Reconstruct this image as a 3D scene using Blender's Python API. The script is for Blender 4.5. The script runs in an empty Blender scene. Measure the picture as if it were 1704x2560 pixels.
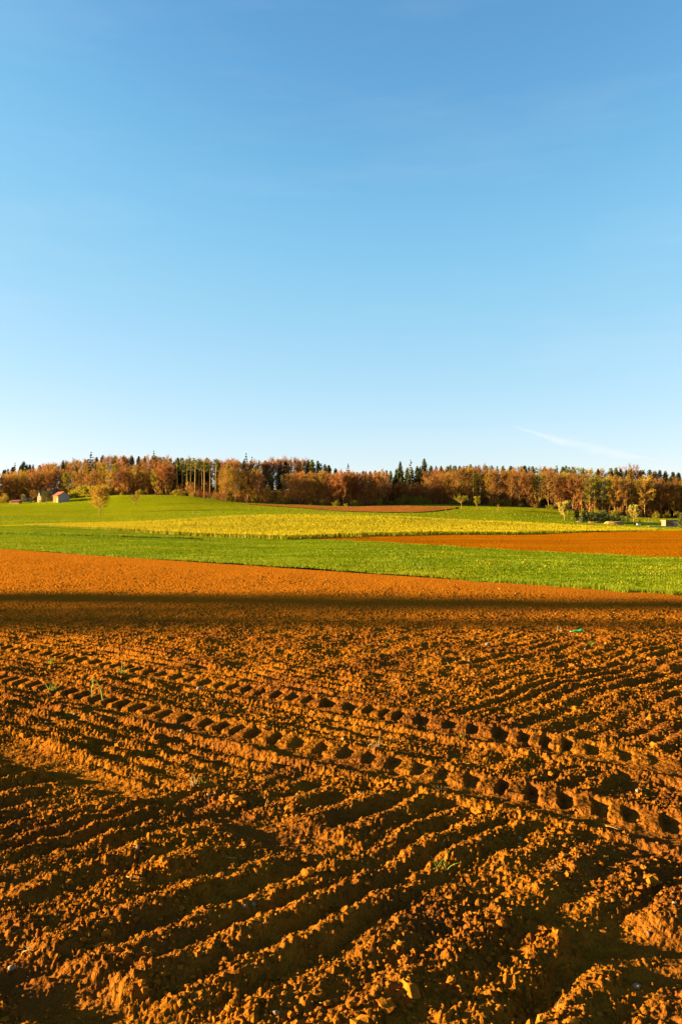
import bpy, math, random
import numpy as np
from mathutils import Vector, Matrix

# ------------------------------------------------------------------ camera, world, sun, exposure
F, CX, HY, CAMH = 1991.0, 852.0, 1300.0, 1.6      # focal length and horizon in photo pixels, eye height in metres
SUN_AZ, SUN_EL = -87.0, 9.0                        # degrees; azimuth from +Y, negative = left
SKY_STRENGTH, SUN_STRENGTH, EXPOSURE = 0.052, 5.0, 2.72

scene = bpy.context.scene
col = scene.collection
cam = bpy.data.cameras.new('camera'); camo = bpy.data.objects.new('camera', cam); col.objects.link(camo)
camo.location = (0, 0, CAMH); camo.rotation_euler = (math.radians(90), 0, 0)
cam.sensor_fit = 'VERTICAL'; cam.sensor_height = 36.0; cam.sensor_width = 24.0
cam.lens = 36.0 * F / 2560.0; cam.shift_y = (HY - 1280.0) / 2560.0
cam.clip_start = 0.05; cam.clip_end = 20000
scene.camera = camo

world = bpy.data.worlds.new('World'); scene.world = world; world.use_nodes = True
wn = world.node_tree; wn.nodes.clear()
def wnode(t, **kw):
    n = wn.nodes.new(t)
    for k, v in kw.items(): setattr(n, k, v)
    return n
sky = wnode('ShaderNodeTexSky', sky_type='NISHITA', sun_disc=False)
sky.sun_elevation = math.radians(SUN_EL); sky.sun_rotation = math.radians(SUN_AZ)
sky.altitude = 500; sky.air_density = 1.0; sky.dust_density = 0.3; sky.ozone_density = 2.5
# the photograph's tone response applied to the whole sky alike
down = wnode('ShaderNodeVectorMath', operation='SCALE'); down.inputs['Scale'].default_value = 0.25
hs = wnode('ShaderNodeRGBCurve')
for ch, pts in enumerate((((0.1215, 0.092), (0.1885, 0.181), (0.2985, 0.306), (0.55, 0.518), (1, 0.85)), ((0.242, 0.262), (0.362, 0.4225), (0.535, 0.5325), (0.799, 0.655), (1, 0.74)), ((0.4245, 0.47), (0.6, 0.63), (0.759, 0.69), (1, 0.80)))):
    cv_ = hs.mapping.curves[ch]; cv_.points[0].location = (0, 0); cv_.points[1].location = pts[-1]
    for q in pts[:-1]: cv_.points.new(*q)
hs.mapping.update()
up = wnode('ShaderNodeVectorMath', operation='SCALE'); up.inputs['Scale'].default_value = 4.0
bg = wnode('ShaderNodeBackground'); bg.inputs['Strength'].default_value = SKY_STRENGTH
wout = wnode('ShaderNodeOutputWorld')
wn.links.new(sky.outputs[0], down.inputs[0]); wn.links.new(down.outputs[0], hs.inputs['Color']); wn.links.new(hs.outputs[0], up.inputs[0])
# thin cirrus streak low in the sky right of centre, laid out by sky direction
tcw = wnode('ShaderNodeTexCoord'); sep = wnode('ShaderNodeSeparateXYZ'); wn.links.new(tcw.outputs['Generated'], sep.inputs[0])
def wm(op, a, b=None, c=None):
    n = wnode('ShaderNodeMath', operation=op)
    for i, q in enumerate((a, b, c)):
        if q is None: continue
        if isinstance(q, (int, float)): n.inputs[i].default_value = q
        else: wn.links.new(q, n.inputs[i])
    return n.outputs[0]
ysafe = wm('MAXIMUM', sep.outputs[1], 0.05); cu = wm('DIVIDE', sep.outputs[0], ysafe); cv = wm('DIVIDE', sep.outputs[2], ysafe)
CU0, CU1, CV0, CV1 = (1285 - CX) / F, (1640 - CX) / F, (HY - 1066) / F, (HY - 1149) / F
ct = wm('DIVIDE', wm('SUBTRACT', cu, CU0), CU1 - CU0)                      # 0..1 along the streak
nz = wnode('ShaderNodeTexNoise'); nz.inputs['Scale'].default_value = 55; nz.inputs['Detail'].default_value = 6; wn.links.new(tcw.outputs['Generated'], nz.inputs['Vector'])
sag = wm('MULTIPLY', wm('MULTIPLY', ct, wm('SUBTRACT', 1.0, ct)), -0.022)
cvl = wm('ADD', wm('ADD', wm('MULTIPLY', ct, CV1 - CV0), CV0), sag)
dv = wm('ABSOLUTE', wm('SUBTRACT', wm('ADD', cv, wm('MULTIPLY', wm('SUBTRACT', nz.outputs[0], 0.5), 0.008)), cvl))
wid = wm('MAXIMUM', wm('MULTIPLY', wm('SINE', wm('MULTIPLY', wm('MINIMUM', wm('MAXIMUM', ct, 0.0), 1.0), math.pi)), 0.0085), 0.0004)
core = wm('MAXIMUM', wm('SUBTRACT', 1.0, wm('DIVIDE', dv, wid)), 0.0)
fac = wm('MULTIPLY', wm('MULTIPLY', wm('MULTIPLY', core, wm('MULTIPLY', wm('GREATER_THAN', ct, 0.0), wm('LESS_THAN', ct, 1.0))), wm('MULTIPLY', nz.outputs[0], 1.7)), 0.62)
mpv = wnode('ShaderNodeMapping'); mpv.inputs['Scale'].default_value = (1.2, 1.2, 7.0); mpv.inputs['Rotation'].default_value = (0.1, 0.25, 0.3); wn.links.new(tcw.outputs['Generated'], mpv.inputs[0])
nv = wnode('ShaderNodeTexNoise'); nv.inputs['Scale'].default_value = 2.2; nv.inputs['Detail'].default_value = 7; nv.inputs['Roughness'].default_value = 0.55; wn.links.new(mpv.outputs[0], nv.inputs['Vector'])
veil = wnode('ShaderNodeMapRange'); veil.inputs[1].default_value = 0.50; veil.inputs[2].default_value = 0.80; veil.inputs[4].default_value = 0.10; wn.links.new(nv.outputs[0], veil.inputs[0])   # faint cirrus veil over the whole sky
fac = wm('MAXIMUM', fac, veil.outputs[0])
cl = wnode('ShaderNodeMix', data_type='RGBA'); wn.links.new(fac, cl.inputs[0]); wn.links.new(up.outputs[0], cl.inputs[6]); cl.inputs[7].default_value = (2.75, 2.95, 3.0, 1)
wn.links.new(cl.outputs[2], bg.inputs['Color']); wn.links.new(bg.outputs[0], wout.inputs['Surface'])

sl = bpy.data.lights.new('sun', 'SUN'); sl.energy = SUN_STRENGTH; sl.angle = math.radians(0.5); sl.color = (1.0, 0.88, 0.46)
slo = bpy.data.objects.new('sun', sl); col.objects.link(slo)
_a, _e = math.radians(SUN_AZ), math.radians(SUN_EL)
SUNV = Vector((math.cos(_e) * math.sin(_a), math.cos(_e) * math.cos(_a), math.sin(_e)))
slo.rotation_euler = (-SUNV).to_track_quat('-Z', 'Y').to_euler(); slo.location = SUNV * 50 + Vector((0, 0, 20))

scene.view_settings.view_transform = 'Standard'; scene.view_settings.look = 'None'
scene.view_settings.gamma = 1.0; scene.view_settings.exposure = EXPOSURE; scene.view_settings.use_curve_mapping = False
scene.cycles.max_bounces = 6; scene.cycles.transparent_max_bounces = 6

# ------------------------------------------------------------------ helpers
def link(o, parent=None):
    col.objects.link(o)
    if parent is not None: o.parent = parent
    return o
def tag(o, label=None, cat=None, group=None, kind=None):
    if label: o['label'] = label
    if cat: o['category'] = cat
    if group: o['group'] = group
    if kind: o['kind'] = kind
    return o
def empty(name, loc, rz=0.0, s=1.0):
    o = bpy.data.objects.new(name, None); o.location = loc; o.rotation_euler = (0, 0, rz); o.scale = (s, s, s) if not hasattr(s, '__len__') else s
    o.empty_display_size = 0.2
    return link(o)
def mesh_np(name, v, f, mat=None, smooth=False):
    """v (n,3), f (m,k) arrays with one k -> mesh data"""
    v = np.asarray(v, np.float32); f = np.asarray(f, np.int32)
    me = bpy.data.meshes.new(name); k = f.shape[1]
    me.vertices.add(len(v)); me.vertices.foreach_set('co', v.ravel())
    me.loops.add(f.size); me.loops.foreach_set('vertex_index', f.ravel())
    me.polygons.add(len(f)); me.polygons.foreach_set('loop_start', np.arange(0, f.size, k, dtype=np.int32))
    try: me.polygons.foreach_set('loop_total', np.full(len(f), k, np.int32))
    except Exception: pass
    me.polygons.foreach_set('use_smooth', np.full(len(f), bool(smooth)))
    me.update(calc_edges=True); me.validate()
    if mat: me.materials.append(mat)
    return me
class MB:
    """collects triangles and quads into one mesh"""
    def __init__(s): s.v = []; s.f = []
    def add(s, vs, fs):
        b = len(s.v); s.v += [tuple(p) for p in vs]; s.f += [tuple(b + i for i in q) for q in fs]
    def box(s, c, d, rz=0.0):
        cx, cy, cz = c; dx, dy, dz = d[0] / 2, d[1] / 2, d[2] / 2; co, si = math.cos(rz), math.sin(rz)
        P = [(cx + x * co - y * si, cy + x * si + y * co, cz + z) for x, y, z in
             [(-dx, -dy, -dz), (dx, -dy, -dz), (dx, dy, -dz), (-dx, dy, -dz), (-dx, -dy, dz), (dx, -dy, dz), (dx, dy, dz), (-dx, dy, dz)]]
        s.add(P, [(0, 3, 2, 1), (4, 5, 6, 7), (0, 1, 5, 4), (1, 2, 6, 5), (2, 3, 7, 6), (3, 0, 4, 7)])
    def tube(s, pts, rad, n=6, cap=True):
        pts = [Vector(p) for p in pts]; rings = []
        for i, p in enumerate(pts):
            t = (pts[min(i + 1, len(pts) - 1)] - pts[max(i - 1, 0)]).normalized()
            a = t.orthogonal().normalized() if i == 0 else (a - t * a.dot(t)).normalized()
            b = t.cross(a)
            rings.append([p + (a * math.cos(2 * math.pi * k / n) + b * math.sin(2 * math.pi * k / n)) * rad[i] for k in range(n)])
        vs = [q for r in rings for q in r]
        fs = [(i * n + k, i * n + (k + 1) % n, (i + 1) * n + (k + 1) % n, (i + 1) * n + k) for i in range(len(pts) - 1) for k in range(n)]
        if cap: fs += [tuple(range(n))[::-1], tuple((len(pts) - 1) * n + k for k in range(n))]
        s.add(vs, fs)
    def mesh(s, name, mat, smooth=False):
        me = bpy.data.meshes.new(name); me.from_pydata(s.v, [], s.f); me.update()
        if mat: me.materials.append(mat)
        if smooth: me.polygons.foreach_set('use_smooth', [True] * len(me.polygons))
        return me
    def build(s, name, mat, parent=None, smooth=False):
        return link(bpy.data.objects.new(name, s.mesh(name, mat, smooth)), parent)
def obj(name, me, parent=None): return link(bpy.data.objects.new(name, me), parent)

# ------------------------------------------------------------------ materials
def material(name, c1, c2=None, scale=4.0, rough=0.95, detail=6, bump=0.0, bscale=None, rnd=0.0, trans=0.0, c3=None, s3=0.2, coord='Object', stretch=None, spec=0.1, cstretch=None, far_tone=None):
    """two (three) colours mixed by noise; rnd = per-object brightness spread; trans = share of light passing through leaves"""
    warm = lambda q: (q[0], q[1] * 0.79, q[2] * 0.74) if q else q          # everything here is a little redder than its sunlit look
    c1, c2, c3 = warm(c1), warm(c2), warm(c3)
    m = bpy.data.materials.new(name); m.use_nodes = True; nt = m.node_tree; N = nt.nodes; L = nt.links
    bs = N['Principled BSDF']; bs.inputs['Roughness'].default_value = rough; bs.inputs['Specular IOR Level'].default_value = spec
    tc = N.new('ShaderNodeTexCoord'); src = tc.outputs[coord] if coord != 'World' else N.new('ShaderNodeNewGeometry').outputs['Position']
    if stretch:
        mp = N.new('ShaderNodeMapping'); mp.inputs['Scale'].default_value = stretch; L.new(src, mp.inputs[0]); src = mp.outputs[0]
    csrc = src
    if cstretch:
        mp = N.new('ShaderNodeMapping'); mp.inputs['Scale'].default_value = cstretch; mp.inputs['Rotation'].default_value = (0, 0, 0.12); L.new(src, mp.inputs[0]); csrc = mp.outputs[0]
    def noise(sc, d, v=None):
        n = N.new('ShaderNodeTexNoise'); n.inputs['Scale'].default_value = sc; n.inputs['Detail'].default_value = d; L.new(v or src, n.inputs['Vector']); return n
    def mix(fac, a, b):
        x = N.new('ShaderNodeMix'); x.data_type = 'RGBA'
        if isinstance(fac, float): x.inputs[0].default_value = fac
        else: L.new(fac, x.inputs[0])
        for s_, q in ((6, a), (7, b)):
            if isinstance(q, tuple): x.inputs[s_].default_value = (*q, 1)
            else: L.new(q, x.inputs[s_])
        return x.outputs[2]
    def ramp(sock, lo, hi):
        r = N.new('ShaderNodeMapRange'); r.inputs[1].default_value = lo; r.inputs[2].default_value = hi; L.new(sock, r.inputs[0]); return r.outputs[0]
    c = c1
    if c2: c = mix(ramp(noise(scale, detail, csrc).outputs[0], 0.35, 0.65), c1, c2)
    if c3: c = mix(ramp(noise(s3, 3, csrc).outputs[0], 0.45, 0.62), c, c3)
    if far_tone:                                       # lighter soil colour that begins with an uneven edge about 12 m out
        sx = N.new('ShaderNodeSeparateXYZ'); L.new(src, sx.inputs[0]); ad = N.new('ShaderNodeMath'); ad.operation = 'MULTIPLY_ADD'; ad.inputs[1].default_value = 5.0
        L.new(noise(0.5, 4).outputs[0], ad.inputs[0]); L.new(sx.outputs[1], ad.inputs[2]); c = mix(ramp(ad.outputs[0], 9.0, 22.0), c, warm(far_tone))
    if rnd:
        oi = N.new('ShaderNodeObjectInfo'); h = N.new('ShaderNodeHueSaturation')
        v = N.new('ShaderNodeMapRange'); v.inputs[3].default_value = 1 - rnd; v.inputs[4].default_value = 1 + rnd; L.new(oi.outputs['Random'], v.inputs[0])
        L.new(v.outputs[0], h.inputs['Value'])
        mu = N.new('ShaderNodeMath'); mu.operation = 'MULTIPLY'; mu.inputs[1].default_value = 7.31; L.new(oi.outputs['Random'], mu.inputs[0])
        fr = N.new('ShaderNodeMath'); fr.operation = 'FRACT'; L.new(mu.outputs[0], fr.inputs[0])
        hv = N.new('ShaderNodeMapRange'); hv.inputs[3].default_value = 0.5 - rnd * 0.025; hv.inputs[4].default_value = 0.5 + rnd * 0.035; L.new(fr.outputs[0], hv.inputs[0]); L.new(hv.outputs[0], h.inputs['Hue'])
        if isinstance(c, tuple): h.inputs['Color'].default_value = (*c, 1)
        else: L.new(c, h.inputs['Color'])
        c = h.outputs[0]
    if isinstance(c, tuple): bs.inputs['Base Color'].default_value = (*c, 1)
    else: L.new(c, bs.inputs['Base Color'])
    if bump:
        b = N.new('ShaderNodeBump'); b.inputs['Strength'].default_value = 1.0; b.inputs['Distance'].default_value = bump
        L.new(noise(bscale or scale, 8).outputs[0], b.inputs['Height']); L.new(b.outputs[0], bs.inputs['Normal'])
    if trans:
        t = N.new('ShaderNodeBsdfTranslucent')
        if isinstance(c, tuple): t.inputs[0].default_value = (*c, 1)
        else: L.new(c, t.inputs[0])
        ms = N.new('ShaderNodeMixShader'); ms.inputs[0].default_value = trans; L.new(bs.outputs[0], ms.inputs[1]); L.new(t.outputs[0], ms.inputs[2])
        L.new(ms.outputs[0], N['Material Output'].inputs['Surface'])
    return m

M = {}
M['soil'] = material('ploughed_soil', (0.175, 0.064, 0.006), (0.265, 0.103, 0.009), 14, 1.0, 10, bump=0.08, bscale=24, c3=(0.150, 0.054, 0.009), s3=0.9, far_tone=(0.355, 0.120, 0.007), coord='World', spec=0.0)
M['clod'] = material('soil_clod', (0.180, 0.068, 0.006), (0.285, 0.114, 0.010), 14, 1.0, 6, bump=0.003, bscale=220, coord='World', spec=0.0)
M['tilled'] = material('tilled_soil', (0.37, 0.125, 0.002), (0.43, 0.150, 0.002), 0.6, 1.0, 8, bump=0.8, bscale=4, cstretch=(0.06, 1, 1), c3=(0.31, 0.104, 0.003), s3=0.15, coord='World', spec=0.0)
M['far_tilled'] = material('far_tilled_soil', (0.24, 0.09, 0.018), (0.28, 0.11, 0.022), 0.4, 1.0, 8, bump=0.5, bscale=3, coord='World', spec=0.0)
M['green'] = material('grass_ground', (0.085, 0.14, 0.002), (0.12, 0.175, 0.003), 0.8, 1.0, 6, bump=0.25, bscale=4, c3=(0.14, 0.18, 0.003), s3=0.06, coord='World', spec=0.0)
M['meadow'] = material('meadow_ground', (0.135, 0.175, 0.003), (0.175, 0.205, 0.003), 0.15, 1.0, 8, bump=0.5, bscale=2.0, cstretch=(0.25, 1, 1), c3=(0.22, 0.215, 0.004), s3=0.02, coord='World', spec=0.0)
M['crop'] = material('crop_ground', (0.32, 0.265, 0.002), (0.38, 0.295, 0.002), 0.3, 1.0, 6, bump=0.4, bscale=2.5, cstretch=(0.12, 1, 1), coord='World', spec=0.0)
M['floor'] = material('leaf_litter', (0.10, 0.06, 0.025), (0.16, 0.09, 0.035), 0.3, 1.0, 6, coord='World')
M['base'] = material('far_ground', (0.10, 0.14, 0.02), (0.16, 0.17, 0.03), 0.02, 1.0, 4, coord='World')
M['blade'] = material('grass_blade', (0.105, 0.17, 0.002), (0.155, 0.21, 0.003), 0.5, 0.7, 4, trans=0.35, c3=(0.19, 0.215, 0.004), s3=0.12, coord='World')
M['dandelion'] = material('yellow_seed_heads', (0.45, 0.33, 0.015), (0.33, 0.26, 0.015), 2.0, 0.8, 2, trans=0.3, coord='World')
M['stalk'] = material('crop_stalk', (0.16, 0.175, 0.004), (0.21, 0.205, 0.005), 0.5, 0.8, 4, trans=0.35, coord='World')
M['flower'] = material('crop_flower', (0.34, 0.29, 0.002), (0.40, 0.32, 0.003), 0.25, 0.8, 4, trans=0.35, c3=(0.25, 0.22, 0.004), s3=0.03, coord='World')
M['bark'] = material('beech_bark', (0.23, 0.14, 0.045), (0.31, 0.185, 0.06), 1.5, 0.95, 4, rnd=0.3)
M['twig'] = material('russet_twigs', (0.26, 0.120, 0.032), (0.335, 0.162, 0.040), 0.5, 0.95, 3, rnd=0.36, trans=0.45)
M['twig_gold'] = material('golden_twigs', (0.29, 0.178, 0.024), (0.35, 0.215, 0.028), 0.5, 0.95, 3, rnd=0.25, trans=0.4)
M['lone_twig'] = material('golden_meadow_tree_twigs', (0.34, 0.23, 0.025), (0.42, 0.28, 0.03), 0.5, 0.95, 3, trans=0.5)
M['bud'] = material('budding_leaves', (0.21, 0.205, 0.010), (0.30, 0.265, 0.013), 0.6, 0.8, 3, rnd=0.25, trans=0.4)
M['needle'] = material('spruce_needles', (0.042, 0.062, 0.018), (0.080, 0.100, 0.024), 0.6, 0.9, 3, rnd=0.35, trans=0.1)
M['pine'] = material('pine_needles', (0.11, 0.13, 0.020), (0.17, 0.18, 0.025), 0.6, 0.9, 3, rnd=0.3, trans=0.2)
M['bush_dark'] = material('dark_bush_leaves', (0.06, 0.085, 0.018), (0.11, 0.13, 0.025), 0.8, 0.85, 3, rnd=0.25, trans=0.25)
M['blossom'] = material('cream_blossom', (0.42, 0.36, 0.07), (0.33, 0.31, 0.04), 1.0, 0.8, 3, trans=0.35)
M['stone'] = material('field_stone', (0.15, 0.105, 0.06), (0.22, 0.16, 0.095), 20, 0.8, 5, rnd=0.35)
M['straw'] = material('dry_straw', (0.50, 0.34, 0.10), (0.62, 0.45, 0.16), 30, 0.7, 3, rnd=0.2, trans=0.2)
M['weed'] = material('weed_blade', (0.13, 0.22, 0.02), (0.22, 0.30, 0.03), 12, 0.6, 3, trans=0.35, rnd=0.15)
M['plastic'] = material('green_plastic', (0.01, 0.36, 0.07), (0.02, 0.45, 0.10), 8, 0.3, 2, spec=0.5)
M['plaster'] = material('cream_plaster', (0.17, 0.125, 0.065), (0.23, 0.17, 0.09), 0.8, 0.9, 4)
M['yellow_wall'] = material('yellow_wall', (0.26, 0.20, 0.05), (0.32, 0.25, 0.07), 0.8, 0.9, 4)
M['wood_orange'] = material('orange_boards', (0.17, 0.085, 0.022), (0.22, 0.11, 0.03), 2, 0.9, 4, stretch=(6, 6, 0.5))
M['wood_grey'] = material('grey_boards', (0.27, 0.25, 0.23), (0.34, 0.31, 0.29), 2, 0.95, 4, stretch=(6, 6, 0.5))
M['roof_red'] = material('red_tiles', (0.20, 0.052, 0.026), (0.27, 0.078, 0.036), 3, 0.9, 4)
M['roof_dark'] = material('dark_tiles', (0.09, 0.07, 0.06), (0.14, 0.10, 0.08), 3, 0.9, 4)
M['timber'] = material('brown_timber', (0.16, 0.07, 0.03), None, rough=0.9)
M['glass'] = material('window_glass', (0.03, 0.035, 0.04), None, rough=0.15, spec=0.5)
M['white'] = material('white_paint', (0.78, 0.76, 0.72), (0.70, 0.68, 0.64), 2, 0.6, 3)
M['concrete'] = material('pale_concrete', (0.32, 0.27, 0.16), (0.40, 0.34, 0.21), 1.5, 0.95, 4)
M['sand'] = material('sand_heap', (0.27, 0.18, 0.04), (0.34, 0.225, 0.055), 1.2, 1.0, 6, bump=0.3, bscale=3)
M['earth'] = material('red_earth_heap', (0.26, 0.12, 0.03), (0.32, 0.16, 0.045), 1.2, 1.0, 6, bump=0.3, bscale=3)
M['post'] = material('weathered_post', (0.26, 0.17, 0.08), (0.32, 0.22, 0.11), 3, 0.95, 3)
M['metal'] = material('grey_metal', (0.35, 0.36, 0.38), None, rough=0.5, spec=0.5)
M['rust'] = material('rusty_metal', (0.16, 0.11, 0.10), (0.22, 0.14, 0.11), 3, 0.8, 4)

# ------------------------------------------------------------------ noise in numpy
def _hash(ix, iy, seed):
    h = (ix.astype(np.int64) * 374761393 + iy.astype(np.int64) * 668265263 + seed * 1442695041) & 0xFFFFFFFF
    h = ((h ^ (h >> 13)) * 1274126177) & 0xFFFFFFFF
    h = ((h ^ (h >> 16)) * 2246822519) & 0xFFFFFFFF
    return ((h ^ (h >> 15)) & 0xFFFFFF).astype(np.float64) / 16777216.0
def vnoise(x, y, seed=0):
    """smooth value noise in -1..1"""
    ix, iy = np.floor(x), np.floor(y); fx, fy = x - ix, y - iy
    ix = ix.astype(np.int64); iy = iy.astype(np.int64)
    u = fx * fx * fx * (fx * (fx * 6 - 15) + 10); v = fy * fy * fy * (fy * (fy * 6 - 15) + 10)
    a = _hash(ix, iy, seed); b = _hash(ix + 1, iy, seed); c = _hash(ix, iy + 1, seed); d = _hash(ix + 1, iy + 1, seed)
    return 2 * ((a + (b - a) * u) * (1 - v) + (c + (d - c) * u) * v) - 1
def fbm(x, y, sc, oct=3, seed=0, gain=0.5):
    r = np.zeros_like(x); a = 1.0
    for k in range(oct):
        r += a * vnoise(x / sc + 17.3 * k, y / sc - 9.1 * k, seed + k); a *= gain; sc *= 0.5
    return r
def lumps(x, y, cell, seed, prob=0.8, flat=0.8):
    """height of rounded clods lying one per cell (0..~cell*0.5)"""
    cx, cy = np.floor(x / cell).astype(np.int64), np.floor(y / cell).astype(np.int64)
    out = np.zeros_like(x)
    for i in (-1, 0, 1):
        for j in (-1, 0, 1):
            a, b = cx + i, cy + j
            px = (a + 0.15 + 0.7 * _hash(a, b, seed)) * cell; py = (b + 0.15 + 0.7 * _hash(a, b, seed + 1)) * cell
            q = _hash(a, b, seed + 2); r = cell * (0.22 + 0.42 * q * q)
            an = 6.283 * _hash(a, b, seed + 4); e = 0.75 + 0.5 * _hash(a, b, seed + 5)
            dx, dy = x - px, y - py; ca, sa = np.cos(an), np.sin(an)
            d2 = ((dx * ca + dy * sa) * e) ** 2 + ((-dx * sa + dy * ca) / e) ** 2
            h = np.sqrt(np.maximum(r * r - d2, 0)) * flat * (0.6 + 0.8 * _hash(a, b, seed + 6))
            out = np.maximum(out, np.where(_hash(a, b, seed + 3) < prob, h, 0))
    return out
def sstep(a, b, x):
    t = np.clip((x - a) / (b - a), 0, 1); return t * t * (3 - 2 * t)

# ------------------------------------------------------------------ the lie of the land: field boundaries as (photo x, photo y, depth)
def curve(pts):
    p = np.array(pts, float); return lambda px, k: np.interp(px, p[:, 0], p[:, k])
def soil_edge_Y(px):                                  # straight field edge on the level near field
    px = np.clip(np.asarray(px, float), -700, 9000); return CAMH * F / (1372 + (1487 - 1372) * px / 1704 - HY)
B_G1 = curve([(-1500, 1316, 200), (-600, 1316, 175), (0, 1315, 160), (74, 1314, 155), (300, 1327, 120), (430, 1337, 105), (560, 1344, 97), (705, 1349, 90), (790, 1348.5, 88), (850, 1350, 84), (1000, 1358, 74), (1280, 1376, 58), (1704, 1396, 46), (2300, 1420, 38), (3200, 1450, 30)])
B_BR = curve([(-1500, 1316, 200), (-600, 1316, 175), (0, 1315, 160), (74, 1314, 155), (300, 1327, 120), (430, 1337, 105), (560, 1344, 97), (705, 1349, 90), (790, 1347, 91), (850, 1344, 97), (965, 1340, 110), (1085, 1337, 125), (1280, 1337, 132), (1500, 1330, 160), (1704, 1326, 185), (2300, 1324, 200), (3200, 1323, 210)])
B_Y = curve([(-1500, 1313, 206), (-600, 1313, 181), (0, 1312.5, 166), (74, 1311, 163), (300, 1309, 165), (430, 1303, 175), (600, 1292, 195), (720, 1290, 208), (855, 1290, 215), (1000, 1294, 215), (1130, 1302, 212), (1280, 1309, 208), (1500, 1318, 205), (1600, 1321.5, 205), (1704, 1323, 206), (2300, 1321, 215), (3200, 1320, 225)])
B_M = curve([(-1500, 1290, 310), (-600, 1288, 300), (0, 1285, 290), (250, 1285, 290), (430, 1276, 290), (600, 1274, 290), (850, 1279, 290), (1050, 1280, 290), (1280, 1288, 280), (1450, 1302, 275), (1600, 1312, 270), (1704, 1314, 270), (2300, 1315, 275), (3200, 1315, 280)])
B_F = curve([(-1500, 1262, 450), (-600, 1262, 435), (0, 1258, 425), (90, 1252, 425), (160, 1243, 420), (230, 1239, 410), (300, 1237, 400), (430, 1237, 395), (500, 1243, 385), (560, 1252, 375), (600, 1257, 372), (720, 1260, 375), (850, 1266, 365), (940, 1264, 370), (990, 1261, 380), (1100, 1260, 380), (1280, 1266, 365), (1390, 1273, 355), (1455, 1280, 350), (1600, 1294, 345), (1704, 1296, 345), (2300, 1300, 350), (3200, 1300, 360)])
PXS = np.arange(-1500, 3201, 20.0)
def zc(b): return CAMH - (b(PXS, 1) - HY) / F * b(PXS, 2)
def blur(a, n=2):
    for _ in range(n):
        p = np.pad(a, 2, 'edge'); a = (p[:-4] + 2 * p[1:-3] + 3 * p[2:-2] + 2 * p[3:-1] + p[4:]) / 9
    return a
cY = [np.full_like(PXS, 1.0), soil_edge_Y(PXS), B_G1(PXS, 2), B_BR(PXS, 2) + 0.5, B_Y(PXS, 2) + 1, B_M(PXS, 2), B_F(PXS, 2), B_F(PXS, 2) + 60, B_F(PXS, 2) + 130, np.full_like(PXS, 900.0)]
zf = blur(zc(B_F), 1)
cZ = [np.zeros_like(PXS), np.zeros_like(PXS), zc(B_G1), zc(B_BR), zc(B_Y), zc(B_M), zf, zf + 6, zf + 10, zf + 2]
cY, cZ = np.array(cY), np.array(cZ)
LY = np.linspace(math.log(1.0), math.log(900), 700)
def pchip(x, y, xi):
    h = np.diff(x); d = np.diff(y) / h; m = np.zeros_like(y)
    for i in range(1, len(x) - 1):
        if d[i - 1] * d[i] > 0:
            w1, w2 = 2 * h[i] + h[i - 1], h[i] + 2 * h[i - 1]; m[i] = (w1 + w2) / (w1 / d[i - 1] + w2 / d[i])
    k = np.clip(np.searchsorted(x, xi) - 1, 0, len(h) - 1); t = (xi - x[k]) / h[k]
    return (2*t**3 - 3*t**2 + 1) * y[k] + (t**3 - 2*t**2 + t) * h[k] * m[k] + (-2*t**3 + 3*t**2) * y[k+1] + (t**3 - t**2) * h[k] * m[k+1]
ZT = np.array([pchip(cY[:, i], cZ[:, i], np.exp(LY)) for i in range(len(PXS))])      # [column, depth]
def ground(X, Y):
    """terrain height at world X, Y (arrays or numbers)"""
    X = np.asarray(X, float); Y = np.asarray(Y, float); Yc = np.clip(Y, 1.01, 899)
    u = np.clip((CX + F * X / Yc - PXS[0]) / 20.0, 0, len(PXS) - 1.001); v = np.clip(np.log(Yc) / (LY[1] - LY[0]), 0, len(LY) - 1.001)
    i, j = u.astype(int), v.astype(int); a, b = u - i, v - j
    return (ZT[i, j] * (1 - b) + ZT[i, j + 1] * b) * (1 - a) + (ZT[i + 1, j] * (1 - b) + ZT[i + 1, j + 1] * b) * a
def at(px, Y, dz=0.0):
    X = (px - CX) / F * Y; return Vector((X, Y, float(ground(X, Y)) + dz))
def depth_of(px, py, lo=170.0, hi=440.0):
    """the farthest depth at which the ground shows at photo row py (the ground decides the distance)"""
    Ys = np.linspace(lo, hi, 600); X = (px - CX) / F * Ys; rows = HY - (ground(X, Ys) - CAMH) / Ys * F
    k = int(np.argmin(np.abs(rows - py))); return float(Ys[k])
def spot(px, py, lo=170.0, hi=440.0): return at(px, depth_of(px, py, lo, hi))

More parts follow.
